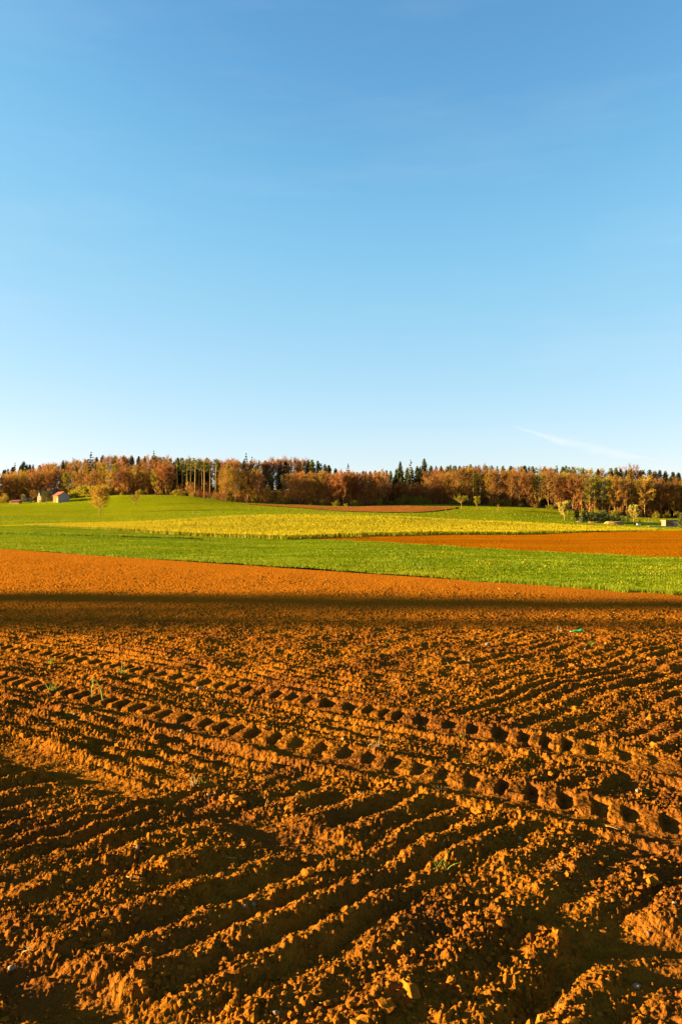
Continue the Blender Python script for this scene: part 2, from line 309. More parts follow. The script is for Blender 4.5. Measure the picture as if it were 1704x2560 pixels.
# ------------------------------------------------------------------ near ploughed field: furrows, tyre tracks, ruts, clods
ND, TD, FD = (0.6, 0.8), (0.8, -0.6), (0.69, 0.724)   # across the wheel tracks, along them, along the furrows
def track(s, t, pitch, seed, width=0.20, depth=0.042):
    """pressed lug pattern of one tyre: t across (+ = far side), s along"""
    w = np.abs(t) / width
    inside = 1 - sstep(0.92, 1.12, w)
    wob = 0.05 * vnoise(s / 0.5, s * 0 + seed, seed) + 0.035 * vnoise(s / 0.22, s * 0 + seed, seed + 3)
    lean = np.where(t > 0, 0.35, -1.0)
    ph = (s + wob + t * lean) / pitch + np.where(t > 0, 0.0, 0.5)
    tri = np.abs((ph - np.floor(ph)) - 0.5) * 2                       # 0 middle of pit .. 1 middle of block
    lug = np.floor(ph).astype(np.int64); sd_ = (t > 0).astype(np.int64) * 7
    keep = 0.62 + 0.55 * _hash(lug, sd_, seed + 31); open_ = 0.16 * (_hash(lug, sd_, seed + 32) - 0.6)     # some lugs have crumbled or smeared
    slope = np.clip(1.35 - 0.95 * (ph - np.floor(ph)), 0.4, 1.05)                                           # pits run out on one side
    pit = keep * slope * (1 - sstep(0.30, 0.62, tri - open_ + 0.14 * vnoise(s / 0.04, t / 0.04, seed + 21)))
    far = sstep(-0.02, 0.03, t)
    d = -depth * (0.35 + 0.0 * t) - depth * pit * (0.68 * far + 0.50 * (1 - far)) + depth * 0.55 * far * (1 - pit)
    strength = 0.72 + 0.40 * vnoise(s / 1.1, s * 0 + 3.3, seed + 9) + 0.28 * vnoise(s / 0.13, s * 0 + 7.7, seed + 12) + 0.15 * vnoise(s / 0.05, t / 0.05, seed + 13)
    berm = np.exp(-((w - 1.28) / 0.20) ** 2) * depth * 0.45
    return inside * d * strength + berm, inside
def soil_height(x, y, fine=True):
    n = ND[0] * x + ND[1] * y; s = TD[0] * x + TD[1] * y
    f = -FD[1] * x + FD[0] * y                                          # across the furrows
    wx = 0.05 * fbm(x, y, 1.2, 2, 11) + 0.016 * fbm(x, y, 0.14, 2, 13); f = f + wx
    far = sstep(9.0, 16.0, y)
    # furrows left by the tines, about 0.26 m apart and of uneven depth
    ph = f / 0.225 + 0.45 * vnoise(f / 0.7, s * 0 + 1.7, 5)
    row = np.floor(ph); fr = ph - row
    amp = 0.55 + 0.9 * _hash(row.astype(np.int64), (row * 0).astype(np.int64), 8)
    prof = (np.cos(2 * math.pi * (fr - 0.5)) * 0.5 + 0.5) ** 0.8
    fur = (prof - 0.45) * 0.033 * amp * np.clip(0.80 + 0.60 * vnoise(x / 0.40, y / 0.40, 21), 0.1, 1.5)
    right = sstep(0.2, 1.2, x - 0.18 * (y - 5)) * (1 - sstep(8.2, 11.5, n + 0.25 * vnoise(x, y, 31)))
    near = 1 - sstep(2.95, 3.35, n + 0.12 * vnoise(x / 0.4, y / 0.4, 33))
    mid = sstep(-0.75, 0.05, x) * (1 - sstep(4.0, 4.5, n))
    m45 = np.maximum(np.maximum(near, right * 0.85), mid)
    # shallower lines that run with the wheel tracks
    ph2 = (n + 0.03 * fbm(x, y, 0.5, 2, 41)) / 0.19
    fr2 = ph2 - np.floor(ph2)
    fur2 = (np.cos(2 * math.pi * (fr2 - 0.5)) * 0.5 + 0.5 - 0.45) * 0.030 * (0.7 + 0.8 * vnoise(x / 0.6, y / 0.6, 43))
    m2 = (1 - m45) * sstep(2.9, 3.2, n) * (1 - sstep(6.2, 7.4, n)) * (1 - 0.5 * sstep(-1.0, 1.5, x))
    h = fur * m45 + fur2 * m2
    h = h + 0.013 * fbm(x, y, 0.75, 3, 51) * (1 - 0.5 * far) + 0.013 * fbm(x, y, 0.22, 3, 57) * (1 - far) + 0.05 * fbm(x, y, 3.5, 2, 59) * sstep(3, 7, y) * (1 - 0.6 * far)
    smooth_ = np.zeros_like(x)
    # older smooth ruts that cross the furrows
    for c, w_, dp, sd in ((3.08, 0.15, 0.034, 61), (1.62, 0.17, 0.030, 63)):
        q = np.abs(n - c - 0.05 * vnoise(s / 0.8, s * 0 + sd, sd)) / (w_ * (1 + 0.35 * vnoise(s / 0.45, s * 0 + 9, sd + 1)))
        k = (1 - sstep(0.6, 1.25, q)) * np.clip(0.75 + 0.6 * vnoise(s / 0.7, s * 0 + 5, sd + 2), 0, 1)
        h = h * (1 - 0.75 * k) - dp * k + 0.009 * np.exp(-((q - 1.6) / 0.40) ** 2) * (0.6 + 0.6 * vnoise(x / 0.3, y / 0.3, sd + 3))
        smooth_ = np.maximum(smooth_, 0.7 * k)
    # two tyre tracks
    for c, sd in ((4.29, 71), (5.41, 75)):
        t = n - c - 0.02 * vnoise(s / 2.0, s * 0 + sd, sd)
        k = 1 - sstep(0.24, 0.34, np.abs(t))
        tr, ins = track(s, t, 0.196, sd)
        fade = 1 - sstep(11.5, 14, y)
        h = h * (1 - 0.8 * k * fade) + tr * fade
        smooth_ = np.maximum(smooth_, ins * fade * 0.78)
    # clods
    rough = 1 - smooth_
    cl = lumps(x + 0.012 * vnoise(x / 0.03, y / 0.03, 81), y + 0.012 * vnoise(x / 0.03, y / 0.03, 82), 0.024, 91, 0.72, 1.15) * 0.95
    cl = np.maximum(cl, lumps(x, y, 0.050, 101, 0.22, 0.9) * 0.7)
    if fine:
        nearf = 1 - sstep(5.5, 9.0, y)
        cl = cl + lumps(x, y, 0.019, 111, 0.75, 1.15) * 0.9 * nearf
    big = lumps(x + 0.04 * vnoise(x / 0.1, y / 0.1, 83), y + 0.04 * vnoise(x / 0.1, y / 0.1, 84), 0.30, 121, 0.55, 0.5) * 0.20
    h = h + cl * rough * (0.85 + 0.35 * vnoise(x / 0.5, y / 0.5, 85)) * (1 - 0.35 * far) + big * rough * (1 - m45 * 0.6) * (1 - 0.6 * far)
    return h
dense = np.linspace(-170, 1874, 920)
side = 1.0 * (np.linspace(0, 1, 40)[1:] ** 2)
cols = np.concatenate([-170 - 2200 * side[::-1], dense, 1874 + 2200 * side])
NR = 820
tt = np.linspace(0, 1, NR); tt = 0.72 * tt + 0.28 * tt ** 3
tt /= tt[-1]
Yb = soil_edge_Y(np.clip(cols, -900, 4000))
SY = np.exp(math.log(1.3) + tt[:, None] * (np.log(Yb)[None, :] - math.log(1.3)))
SX = (cols[None, :] - CX) / F * SY
SZ = soil_height(SX.ravel(), SY.ravel()).reshape(SX.shape)
SZ = SZ * (1 - 0.7 * sstep(0.93, 1.0, tt))[:, None]
nr, nc = SX.shape
idx = np.arange(nr * nc).reshape(nr, nc)
quads = np.stack([idx[:-1, :-1], idx[:-1, 1:], idx[1:, 1:], idx[1:, :-1]], -1).reshape(-1, 4)
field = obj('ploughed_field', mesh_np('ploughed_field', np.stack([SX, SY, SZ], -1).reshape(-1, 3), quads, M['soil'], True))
tag(field, 'brown ploughed field with furrows and two tractor tyre tracks', kind='structure')

# ------------------------------------------------------------------ the fields beyond, each a strip between two boundaries
def strip(name, mat, y0, y1, px0, px1, rows, dz=0.0, step=12.0, label=None, relief=0.0):
    px = np.arange(px0, px1 + step, step); t = np.linspace(0, 1, rows)
    a, b = np.asarray(y0(px), float), np.asarray(y1(px), float)
    b = np.maximum(b, a + 0.05)
    Y = a[None, :] * (b / a)[None, :] ** t[:, None]; X = (px[None, :] - CX) / F * Y
    Z = ground(X, Y) + dz
    Z = Z + 0.04 * fbm(X, Y, 6.0, 3, 7)
    n_, m_ = X.shape; i = np.arange(n_ * m_).reshape(n_, m_)
    q = np.stack([i[:-1, :-1], i[:-1, 1:], i[1:, 1:], i[1:, :-1]], -1).reshape(-1, 4)
    o = obj(name, mesh_np(name, np.stack([X, Y, Z], -1).reshape(-1, 3), q, mat, True))
    return tag(o, label, kind='structure')
g1 = lambda p: B_G1(p, 2); br = lambda p: B_BR(p, 2); yy = lambda p: B_Y(p, 2); ff = lambda p: B_F(p, 2)
strip('grass_field', M['green'], soil_edge_Y, g1, -1500, 3200, 60, 0.01, label='green grass strip beyond the ploughed soil', relief=0.03)
strip('tilled_field', M['tilled'], g1, br, 780, 3200, 40, 0.015, label='smooth orange tilled field at the right', relief=0.03)
strip('crop_field', M['crop'], br, yy, -1500, 3200, 40, 0.012, label='yellow flowering crop field across the middle', relief=0.03)
strip('meadow', M['meadow'], yy, ff, -1500, 3200, 60, 0.01, label='bright green meadow sloping up to the wood', relief=0.15)
strip('forest_floor', M['floor'], ff, lambda p: np.full_like(p, 880.0), -1500, 3200, 30, 0.008, label='leaf covered ground under the wood')
FLO = curve([(610, 1261, 0), (720, 1269, 0), (850, 1279, 0), (960, 1282, 0), (1050, 1282, 0), (1110, 1276, 0), (1135, 1269, 0)])
FUP = curve([(610, 1260, 0), (720, 1263, 0), (850, 1268, 0), (960, 1266, 0), (1000, 1265, 0), (1135, 1268, 0)])
_px = np.arange(610, 1136, 12.0)
_lo = np.array([depth_of(p, float(FLO(p, 1)), 230, 380) for p in _px]); _hi = np.array([depth_of(p, float(FUP(p, 1)), 230, 380) for p in _px])
strip('far_tilled_strip', M['far_tilled'], lambda p: np.interp(p, _px, blur(_lo, 1)), lambda p: np.interp(p, _px, blur(_hi, 1)), 610, 1130, 14, 0.25, label='narrow brown tilled strip in front of the wood')
gb = MB(); gb.add([(-9000, -3000, -3.0), (9000, -3000, -3.0), (9000, 12000, -3.0), (-9000, 12000, -3.0)], [(0, 1, 2, 3)])
tag(gb.build('ground', M['base']), 'flat land beyond the fields', kind='structure')

# ------------------------------------------------------------------ loose clods, stones, straw and weeds on the near field
rng = np.random.default_rng(7)
def near_ground(x, y):
    return soil_height(np.atleast_1d(np.asarray(x, float)), np.atleast_1d(np.asarray(y, float)))
def on_soil(px, py, dz=0.0):
    """a point on the level near field under photo pixel px, py"""
    Y = CAMH * F / (py - HY); X = (px - CX) / F * Y
    return Vector((X, Y, float(near_ground(X, Y)[0]) + dz))
_t = (1 + 5 ** 0.5) / 2
ICO_V = np.array([(-1, _t, 0), (1, _t, 0), (-1, -_t, 0), (1, -_t, 0), (0, -1, _t), (0, 1, _t), (0, -1, -_t), (0, 1, -_t), (_t, 0, -1), (_t, 0, 1), (-_t, 0, -1), (-_t, 0, 1)]) / math.sqrt(1 + _t * _t)
ICO_F = np.array([(0, 11, 5), (0, 5, 1), (0, 1, 7), (0, 7, 10), (0, 10, 11), (1, 5, 9), (5, 11, 4), (11, 10, 2), (10, 7, 6), (7, 1, 8), (3, 9, 4), (3, 4, 2), (3, 2, 6), (3, 6, 8), (3, 8, 9), (4, 9, 5), (2, 4, 11), (6, 2, 10), (8, 6, 7), (9, 8, 1)])
def subdivide(v, f):
    v = [tuple(p) for p in v]; cache = {}; out = []
    def mid(a, b):
        k = (min(a, b), max(a, b))
        if k not in cache:
            p = np.array(v[a]) + np.array(v[b]); v.append(tuple(p / np.linalg.norm(p))); cache[k] = len(v) - 1
        return cache[k]
    for a, b, c in f:
        x, y, z = mid(a, b), mid(b, c), mid(c, a); out += [(a, x, z), (b, y, x), (c, z, y), (x, y, z)]
    return np.array(v), np.array(out)
ICO2_V, ICO2_F = subdivide(ICO_V, ICO_F)
def scatter_clods(n, y0, y1, rmin, rmax, bv, bf, power):
    lu = rng.uniform(0, 1, n); Y = (y0 ** power + lu * (y1 ** power - y0 ** power)) ** (1 / power)
    X = (rng.uniform(-330, 2034, n) - CX) / F * Y
    keep = (fbm(X, Y, 0.35, 2, 301) + rng.uniform(-0.6, 0.6, n) > -0.15) & (Y < soil_edge_Y(CX + F * X / Y) - 0.3)
    nn = ND[0] * X + ND[1] * Y
    for c in (4.29, 5.41): keep &= (np.abs(nn - c) > 0.20) | (rng.uniform(0, 1, n) < 0.10)
    for c in (3.08, 1.62): keep &= (np.abs(nn - c) > 0.13) | (rng.uniform(0, 1, n) < 0.3)
    X, Y = X[keep], Y[keep]; n = len(X)
    r = rmin * (rmax / rmin) ** (rng.uniform(0, 1, n) ** 2.2)
    Z = soil_height(X, Y, True) + r * rng.uniform(0.0, 0.55, n)
    jit = 1 + rng.normal(0, 0.24, (n, len(bv), 1))
    an = rng.uniform(0, 6.283, n); ca, sa = np.cos(an)[:, None], np.sin(an)[:, None]
    v = bv[None] * jit; sc = np.stack([rng.uniform(0.8, 1.35, n), rng.uniform(0.75, 1.1, n), rng.uniform(0.55, 0.95, n)], -1)[:, None, :]
    v = v * sc
    v = np.stack([v[..., 0] * ca - v[..., 1] * sa, v[..., 0] * sa + v[..., 1] * ca, v[..., 2]], -1) * r[:, None, None]
    v = v + np.stack([X, Y, Z], -1)[:, None, :]
    f = bf[None] + (np.arange(n) * len(bv))[:, None, None]
    return v.reshape(-1, 3), f.reshape(-1, 3)
vs, fs, base = [], [], 0
for args in ((260, 2.1, 9.0, 0.018, 0.036, ICO2_V, ICO2_F, 1.2), (3000, 2.0, 4.5, 0.005, 0.017, ICO2_V, ICO2_F, 1.6), (15000, 2.0, 8.5, 0.0045, 0.012, ICO_V, ICO_F, 1.0), (5000, 7.0, 16.0, 0.010, 0.020, ICO_V, ICO_F, 0.7)):
    v, f = scatter_clods(*args); vs.append(v); fs.append(f + base); base += len(v)
clods = obj('soil_clods', mesh_np('soil_clods', np.concatenate(vs), np.concatenate(fs), M['clod'], False))
tag(clods, 'loose crumbly brown clods lying over the ploughed soil', 'clods', kind='stuff')

R = random.Random(11)
def stone_mesh(seed, flat=0.65):
    r = np.random.default_rng(seed); v = ICO2_V * (1 + r.normal(0, 0.05, (len(ICO2_V), 1)))
    d = r.normal(0, 1, 3); d /= np.linalg.norm(d); k = v @ d; v = v - np.outer(np.clip(k - 0.62, 0, 1), d) * 0.9
    return mesh_np('stone', v * np.array([1.0, r.uniform(0.65, 0.85), flat * r.uniform(0.85, 1.1)]), ICO2_F, M['stone'], True)
STONES = [stone_mesh(400 + k) for k in range(6)]
def stone(px, py, size_px, label, group=None, rz=None, k=None):
    p = on_soil(px, py); r = size_px / F * p.y / 2
    o = bpy.data.objects.new('stone', STONES[k if k is not None else R.randrange(6)]); o.location = p + Vector((0, 0, r * 0.25)); o.scale = (r * 0.8, r * 0.8, r * 0.8)
    o.rotation_euler = (R.uniform(-0.3, 0.3), R.uniform(-0.3, 0.3), R.uniform(0, 6.28) if rz is None else rz)
    tag(link(o), label, 'stone', group)
for px, py, sp, lab in (
    (345, 2140, 24, 'grey oval stone lying in the dark furrow left of centre'),
    (446, 1543, 12, 'pale round stone in the shadow band, left of centre'),
    (498, 1728, 22, 'flat grey stone beside the far tyre track'),
    (116, 1810, 17, 'tan stone on the rough soil below the left grass tufts'),
    (187, 1793, 14, 'pale stone just below the left bent weed'),
    (455, 1834, 18, 'tan stone in front of the near tyre track at left'),
    (900, 1981, 17, 'brown round stone in the dark furrow below the near tyre track'),
    (634, 2272, 22, 'dark grey stone in the lower foreground, left of centre'),
    (612, 2280, 20, 'orange lit stone beside the dark grey foreground stone'),
    (1593, 1980, 18, 'round brown stone in shade near the right edge'),
    (1300, 2090, 19, 'tan block of stone on the furrow ridge right of centre'),
    (1218, 1622, 20, 'pale angular stone on the smooth soil right of centre'),
    (1590, 2470, 30, 'flat brown stone half buried in the dark lower right corner'),
    (1685, 2280, 18, 'grey stone in shade at the far right edge'),
    (690, 2548, 26, 'rounded stone at the bottom edge, left of centre'),
    (30, 2420, 24, 'grey stone in the dark hollow at the lower left edge'),
    (858, 1850, 12, 'pale pebble stone beside the dry tuft between the tracks'),
    (1620, 2330, 16, 'small white stone among clods at the lower right'),
    (522, 1988, 16, 'tan stone on the ridge left of the dry stub'),
    (1463, 1633, 12, 'lilac grey stone next to the right green tuft'),
): stone(px, py, sp, lab)
for k in range(150):
    py = HY + 2 ** R.uniform(6.9, 10.2)
    if py > 2540: continue
    stone(R.uniform(-60, 1764), py, R.uniform(4, 8), 'small pale pebble scattered over the ploughed field', 'pebbles scattered over the ploughed field')

def blade_mesh(name, L, w, bend, mat, segs=5, seed=0):
    """one grass leaf: a folded tapering ribbon that arches over along +x"""
    m = MB(); vs = []
    for i in range(segs + 1):
        t = i / segs; a = bend * t
        x = L * (t * math.sin(a) * 0.75); z = L * t * (math.cos(a * 0.75))
        ww = w * (1 - t) ** 0.6 * (0.6 + 0.4 * min(1, t * 4))
        vs += [(x, -ww / 2, z), (x - ww * 0.25, 0, z), (x, ww / 2, z)]
    fs = []
    for i in range(segs):
        b = 3 * i; fs += [(b, b + 1, b + 4, b + 3), (b + 1, b + 2, b + 5, b + 4)]
    m.add(vs, fs); return m.mesh(name, mat, True)
BL = {k: [blade_mesh('blade', 1.0, 0.07, b, M[k], 6) for b in (0.3, 0.8, 1.3, 1.9)] for k in ('weed', 'straw')}
def tuft(name, px, py, h_px, n, label, cat, kind='weed', spread=0.35, wide=1.0, group=None):
    p = on_soil(px, py, -0.005); h = h_px / F * p.y; e = empty(name, p, R.uniform(0, 6.28))
    tag(e, label, cat, group)
    for i in range(n):
        o = bpy.data.objects.new('blade', R.choice(BL[kind])); s = h * R.uniform(0.55, 1.1)
        o.scale = (s, s * wide, s); o.rotation_euler = (R.gauss(0, spread * 0.5), R.gauss(0.1, spread * 0.5), R.uniform(0, 6.28))
        o.location = (R.gauss(0, h * 0.18), R.gauss(0, h * 0.18), 0); link(o, e)
tuft('grass_tuft', 125, 1663, 26, 16, 'green grass tuft beside the far tyre track, leftmost of the tufts', 'grass tuft')
tuft('grass_tuft', 308, 1686, 36, 20, 'bright green grass tuft next to the far tyre track lugs', 'grass tuft')
tuft('grass_tuft', 132, 1728, 30, 18, 'spreading green grass tuft between the two tyre tracks at left', 'grass tuft', spread=0.9)
tuft('grass_tuft', 168, 1793, 24, 6, 'tiny green weed below the near tyre track at left', 'weed')
tuft('grass_tuft', 1477, 1624, 20, 16, 'green grass tuft on smooth soil below the green scrap', 'grass tuft', spread=0.8)
tuft('grass_tuft', 1100, 2172, 52, 11, 'sparse green tuft with long blades in the right foreground', 'grass tuft', spread=0.8, wide=0.7)
tuft('grass_tuft', 1155, 1850, 22, 9, 'small green tuft just below the far tyre track', 'grass tuft')
tuft('grass_tuft', 508, 1958, 22, 7, 'small curled green weed beside the dry stub', 'weed', spread=0.9)
tuft('grass_tuft', 660, 2330, 26, 4, 'thin dark green seedling in the shaded lower foreground', 'weed', spread=0.8, wide=0.6)
tuft('grass_tuft', 965, 1612, 14, 8, 'small yellow green tuft on the smooth soil near centre', 'grass tuft')
tuft('dry_tuft', 938, 1880, 36, 16, 'dry straw coloured tuft between the two tyre tracks', 'dry tuft', 'straw')
tuft('dry_tuft', 486, 1965, 38, 8, 'upright dry stub on the ridge where the furrows meet', 'dry tuft', 'straw', spread=0.15, wide=1.6)
tuft('dry_tuft', 1400, 1586, 20, 12, 'dry straw tuft left of the green scrap', 'dry tuft', 'straw', spread=0.9)
tuft('dry_tuft', 1165, 1660, 18, 12, 'flattened dry straw tuft on smooth soil right of centre', 'dry tuft', 'straw', spread=1.2)
tuft('dry_tuft', 1100, 1968, 24, 16, 'bright dry straw clump lying in the near tyre track', 'dry tuft', 'straw', spread=1.3, wide=1.6)
tuft('dry_tuft', 1380, 2185, 30, 10, 'ragged dry straw tuft on the right foreground ridge', 'dry tuft', 'straw', spread=1.3)
tuft('dry_tuft', 62, 2378, 44, 5, 'pale dry stub standing at the lower left edge', 'dry tuft', 'straw', spread=0.3, wide=1.8)
def bent_leaf():
    p = on_soil(256, 1750); e = empty('bent_weed', p)
    tag(e, 'single green weed with one long bent leaf at left', 'weed')
    k = p.y / F
    for pts, w in (([(0, 0, 0), (-4, 0, 26), (-14, 0, 48), (-22, 0, 54), (-26, 0, 44)], 5), ([(-26, 0, 8), (-27, 0, 30), (-21, 0, 50), (-12, 0, 44), (0, 0, 22), (3, 0, 4)], 4)):
        m = MB(); P = [Vector(q) * k for q in pts]; vs = []; n = len(P)
        for i, q in enumerate(P):
            ww = w * k * (0.5 + 0.5 * math.sin(math.pi * min(1, (i + 0.6) / n))) * 0.5; vs += [q + Vector((ww, -ww * 0.7, 0)), q + Vector((-ww, ww * 0.7, 0)), q + Vector((0, ww * 0.6, -ww * 0.5))]
        m.add(vs, [(3 * i + a, 3 * i + b, 3 * i + 3 + b, 3 * i + 3 + a) for i in range(n - 1) for a, b in ((0, 2), (2, 1))]); m.build('blade', M['weed'], e, True)
bent_leaf()
STRAW = []
for k in range(4):
    m = MB(); q = [Vector((t - 0.5, 0.12 * (k - 1.5) * (t - 0.5) ** 2 * 4, 0.03 + 0.05 * math.sin(3 * t + k))) for t in np.linspace(0, 1, 6)]
    m.tube(q, [0.022, 0.024, 0.022, 0.02, 0.016, 0.006], 5); STRAW.append(m.mesh('straw', M['straw'], True))
def straw(px, py, lpx, rz, tilt, label, group=None):
    p = on_soil(px, py, 0.006); L = lpx / F * p.y
    o = bpy.data.objects.new('straw_stalk', R.choice(STRAW)); o.location = p; o.scale = (L, L, L); o.rotation_euler = (0, tilt, rz); tag(link(o), label, 'straw', group)
for px, py, lp, rz, ti, lab in (
    (740, 2028, 40, -0.5, 0.1, 'pale straw lying at the edge of the dark furrow near centre'),
    (665, 2020, 34, 1.2, -1.1, 'thin straw sticking up from the dark furrow near centre'),
    (746, 2000, 22, 1.5, -1.3, 'short upright straw on the ridge near centre'),
    (580, 2150, 30, 0.1, 0.0, 'yellow straw lying on the furrow left of centre'),
    (818, 2516, 40, 0.7, 0.1, 'broad yellow straw chip at the bottom near centre'),
    (670, 2330, 60, 1.4, 0.3, 'crooked dry root in the lower foreground left of centre'),
    (1530, 2065, 34, -0.6, 0.0, 'pale straw in the dark rut at the right'),
    (1610, 1968, 26, -0.2, 0.0, 'white straw bit near the right edge above the rut'),
    (1108, 2112, 26, 1.0, -0.5, 'bright upright straw right of the foreground centre'),
    (1392, 2522, 40, 1.4, -1.2, 'upright yellow straw in the lower right foreground'),
    (1540, 1536, 18, 0.0, 0.0, 'yellow husk lying in the shadow band at right'),
    (340, 2215, 46, 0.1, 0.0, 'long thin twig lying in the left furrow'),
    (1570, 1670, 20, 1.2, 0.9, 'pale straw on the furrow at the upper right'),
    (1345, 1792, 22, 1.0, -0.9, 'short dry straw on the soil right of centre above the tracks'),
): straw(px, py, lp, rz, ti, lab)
for k in range(70):
    py = HY + 2 ** R.uniform(7.4, 10.2)
    if py > 2540: continue
    straw(R.uniform(-40, 1744), py, R.uniform(8, 20), R.uniform(0, 3.14), R.uniform(-0.6, 0.2), 'short straw bit strewn over the ploughed field', 'straw bits strewn over the ploughed field')
# crumpled green plastic scrap
p = on_soil(1442, 1590); k = p.y / F
e = empty('plastic_bottle', p); tag(e, 'crumpled bright green plastic bottle lying on the soil at right', 'bottle')
m = MB(); ring = []
prof = [(-14, 0.6), (-12, 2.2), (-7, 3.0), (-2, 2.4), (3, 3.6), (8, 4.4), (12, 4.2), (13.5, 2.5)]
r_ = np.random.default_rng(5); vs = []
for (x, rr) in prof:
    for j in range(10):
        a = 6.283 * j / 10; q = rr * (1 + r_.normal(0, 0.12)); vs.append((x * k, math.cos(a) * q * k, (3.0 + math.sin(a) * q * 0.9 + 0.12 * x) * k))
m.add(vs, [(i * 10 + j, i * 10 + (j + 1) % 10, i * 10 + 10 + (j + 1) % 10, i * 10 + 10 + j) for i in range(len(prof) - 1) for j in range(10)] + [tuple(range(10)), tuple(70 + j for j in range(10))])
m.build('body', M['plastic'], e, True)
m = MB(); m.tube([(-18 * k, 0, 1.2 * k), (-13.5 * k, 0, 1.5 * k)], [1.5 * k, 1.5 * k], 8); m.build('cap', M['white'], e)

# ------------------------------------------------------------------ grass and crop as masses of blades
def blades(name, mat, P, h, w, label, cat, lean=0.35, tri=True, seed=1):
    r = np.random.default_rng(seed); n = len(P); a = r.uniform(0, 6.283, n); hh = h * r.uniform(0.5, 1.15, n); ww = w * r.uniform(0.6, 1.3, n)
    lx, ly = r.normal(0, lean, n) * hh, r.normal(0, lean, n) * hh
    d = np.stack([np.cos(a) * ww / 2, np.sin(a) * ww / 2, np.zeros(n)], -1)
    tip = P + np.stack([lx, ly, hh], -1)
    v = np.stack([P - d, P + d, tip], 1).reshape(-1, 3); f = np.arange(3 * n).reshape(-1, 3)
    o = obj(name, mesh_np(name, v, f, mat, False)); return tag(o, label, cat, kind='stuff')
def sample_strip(n, y0, y1, px0, px1, power=1.0, seed=1):
    r = np.random.default_rng(seed); px = r.uniform(px0, px1, n); a, b = np.asarray(y0(px)), np.asarray(y1(px)); t = r.uniform(0, 1, n) ** power
    Y = a * (np.maximum(b, a + 0.05) / a) ** t; X = (px - CX) / F * Y
    return np.stack([X, Y, ground(X, Y) + 0.04 * fbm(X, Y, 6.0, 3, 7)], -1), t, px
P, t_, px_ = sample_strip(150000, lambda p: soil_edge_Y(p) - 0.10 - 0.35 * np.clip(vnoise(p / 22.0, p * 0, 91), 0, 1), g1, -420, 2120, 1.35, 3)
dd = P[:, 1] - soil_edge_Y(px_)
dens = 0.45 + 0.55 * (fbm(P[:, 0], P[:, 1], 2.0, 2, 77) > -0.1)
keep = np.random.default_rng(4).uniform(0, 1, len(P)) < dens; P, dd = P[keep], dd[keep]
hgt = np.where(dd < 0.7, 0.17, 0.085) * (0.8 + 0.5 * vnoise(P[:, 0] / 0.7, P[:, 1] / 0.7, 78)) * (0.8 + 0.002 * P[:, 1])
blades('field_grass', M['blade'], P, hgt, 0.007 + 0.0006 * P[:, 1], 'short green grass along the edge of the ploughed soil', 'grass', seed=5)
P, t_, px_ = sample_strip(4500, lambda p: soil_edge_Y(p) + 0.6, lambda p: np.minimum(soil_edge_Y(p) * 1.7, g1(p)), -420, 2120, 1.0, 6)
keep = (fbm(P[:, 0], P[:, 1], 3.0, 2, 79) > 0.05); P = P[keep]; P[:, 2] += 0.09
blades('grass_heads', M['dandelion'], P, 0.05, 0.024, 'pale yellow seed heads speckling the near grass', 'grass heads', seed=7)
P, t_, px_ = sample_strip(85000, br, yy, 60, 1640, 1.0, 8)
thin = np.random.default_rng(14).uniform(0, 1, len(P)) < np.interp(px_, [60, 420, 1350, 1640], [0.25, 1, 1, 0.35]) * (0.55 + 0.9 * (fbm(P[:, 0] / 4, P[:, 1], 3.0, 2, 90) > -0.15))
P, px_ = P[thin], px_[thin]
edge = np.interp(px_, [60, 300, 700, 1300, 1640], [0.25, 0.6, 0.75, 0.8, 0.35])
blades('crop_stalks', M['stalk'], P, edge * 0.9, 0.12 + 0.0004 * P[:, 1], 'green stalks of the yellow flowering crop', 'crop', 0.2, seed=9)
Q = P.copy(); Q[:, 2] += edge * 0.62
blades('crop_flowers', M['flower'], Q, edge * 0.30, 0.07 + 0.0004 * P[:, 1], 'yellow flower heads covering the crop field', 'crop', 0.3, seed=10)
pm = np.random.default_rng(41).uniform(760, 1900, 5000); Ym = g1(pm) + np.random.default_rng(42).normal(0, 0.35, 5000) - 0.2; Xm = (pm - CX) / F * Ym
P = np.stack([Xm, Ym, ground(Xm, Ym) + 0.04 * fbm(Xm, Ym, 6.0, 3, 7)], -1)
blades('grass_margin', M['blade'], P, 0.14 * (0.6 + 0.6 * vnoise(Xm / 1.5, Ym / 1.5, 43)), 0.03, 'rough grass margin along the orange tilled field', 'grass', seed=44)
LX = np.array([0, 150, 300, 430, 700]); LYv = np.interp(LX, LX, [depth_of(float(a), b_, 45, 150) for a, b_ in zip(LX, (1336, 1339, 1343, 1346, 1351))])
r9 = np.random.default_rng(33); pv = r9.uniform(-200, 520, 3500); Yv = np.interp(pv, LX, LYv) + r9.normal(0, 0.25, 3500); Xv = (pv - CX) / F * Yv
P = np.stack([Xv, Yv, ground(Xv, Yv) + 0.04 * fbm(Xv, Yv, 6.0, 3, 7)], -1)
blades('grass_verge', M['blade'], P, 0.32 * (0.5 + 0.5 * (vnoise(Xv / 4, Yv / 4, 35) > -0.2)), 0.06, 'darker line of taller grass crossing the left green strip', 'grass', seed=36)
P, t_, px_ = sample_strip(60000, yy, ff, -300, 2000, 0.8, 12)
blades('meadow_grass', M['blade'], P, 0.18, 0.20, 'short bright grass of the far meadow', 'grass', 0.6, seed=13)

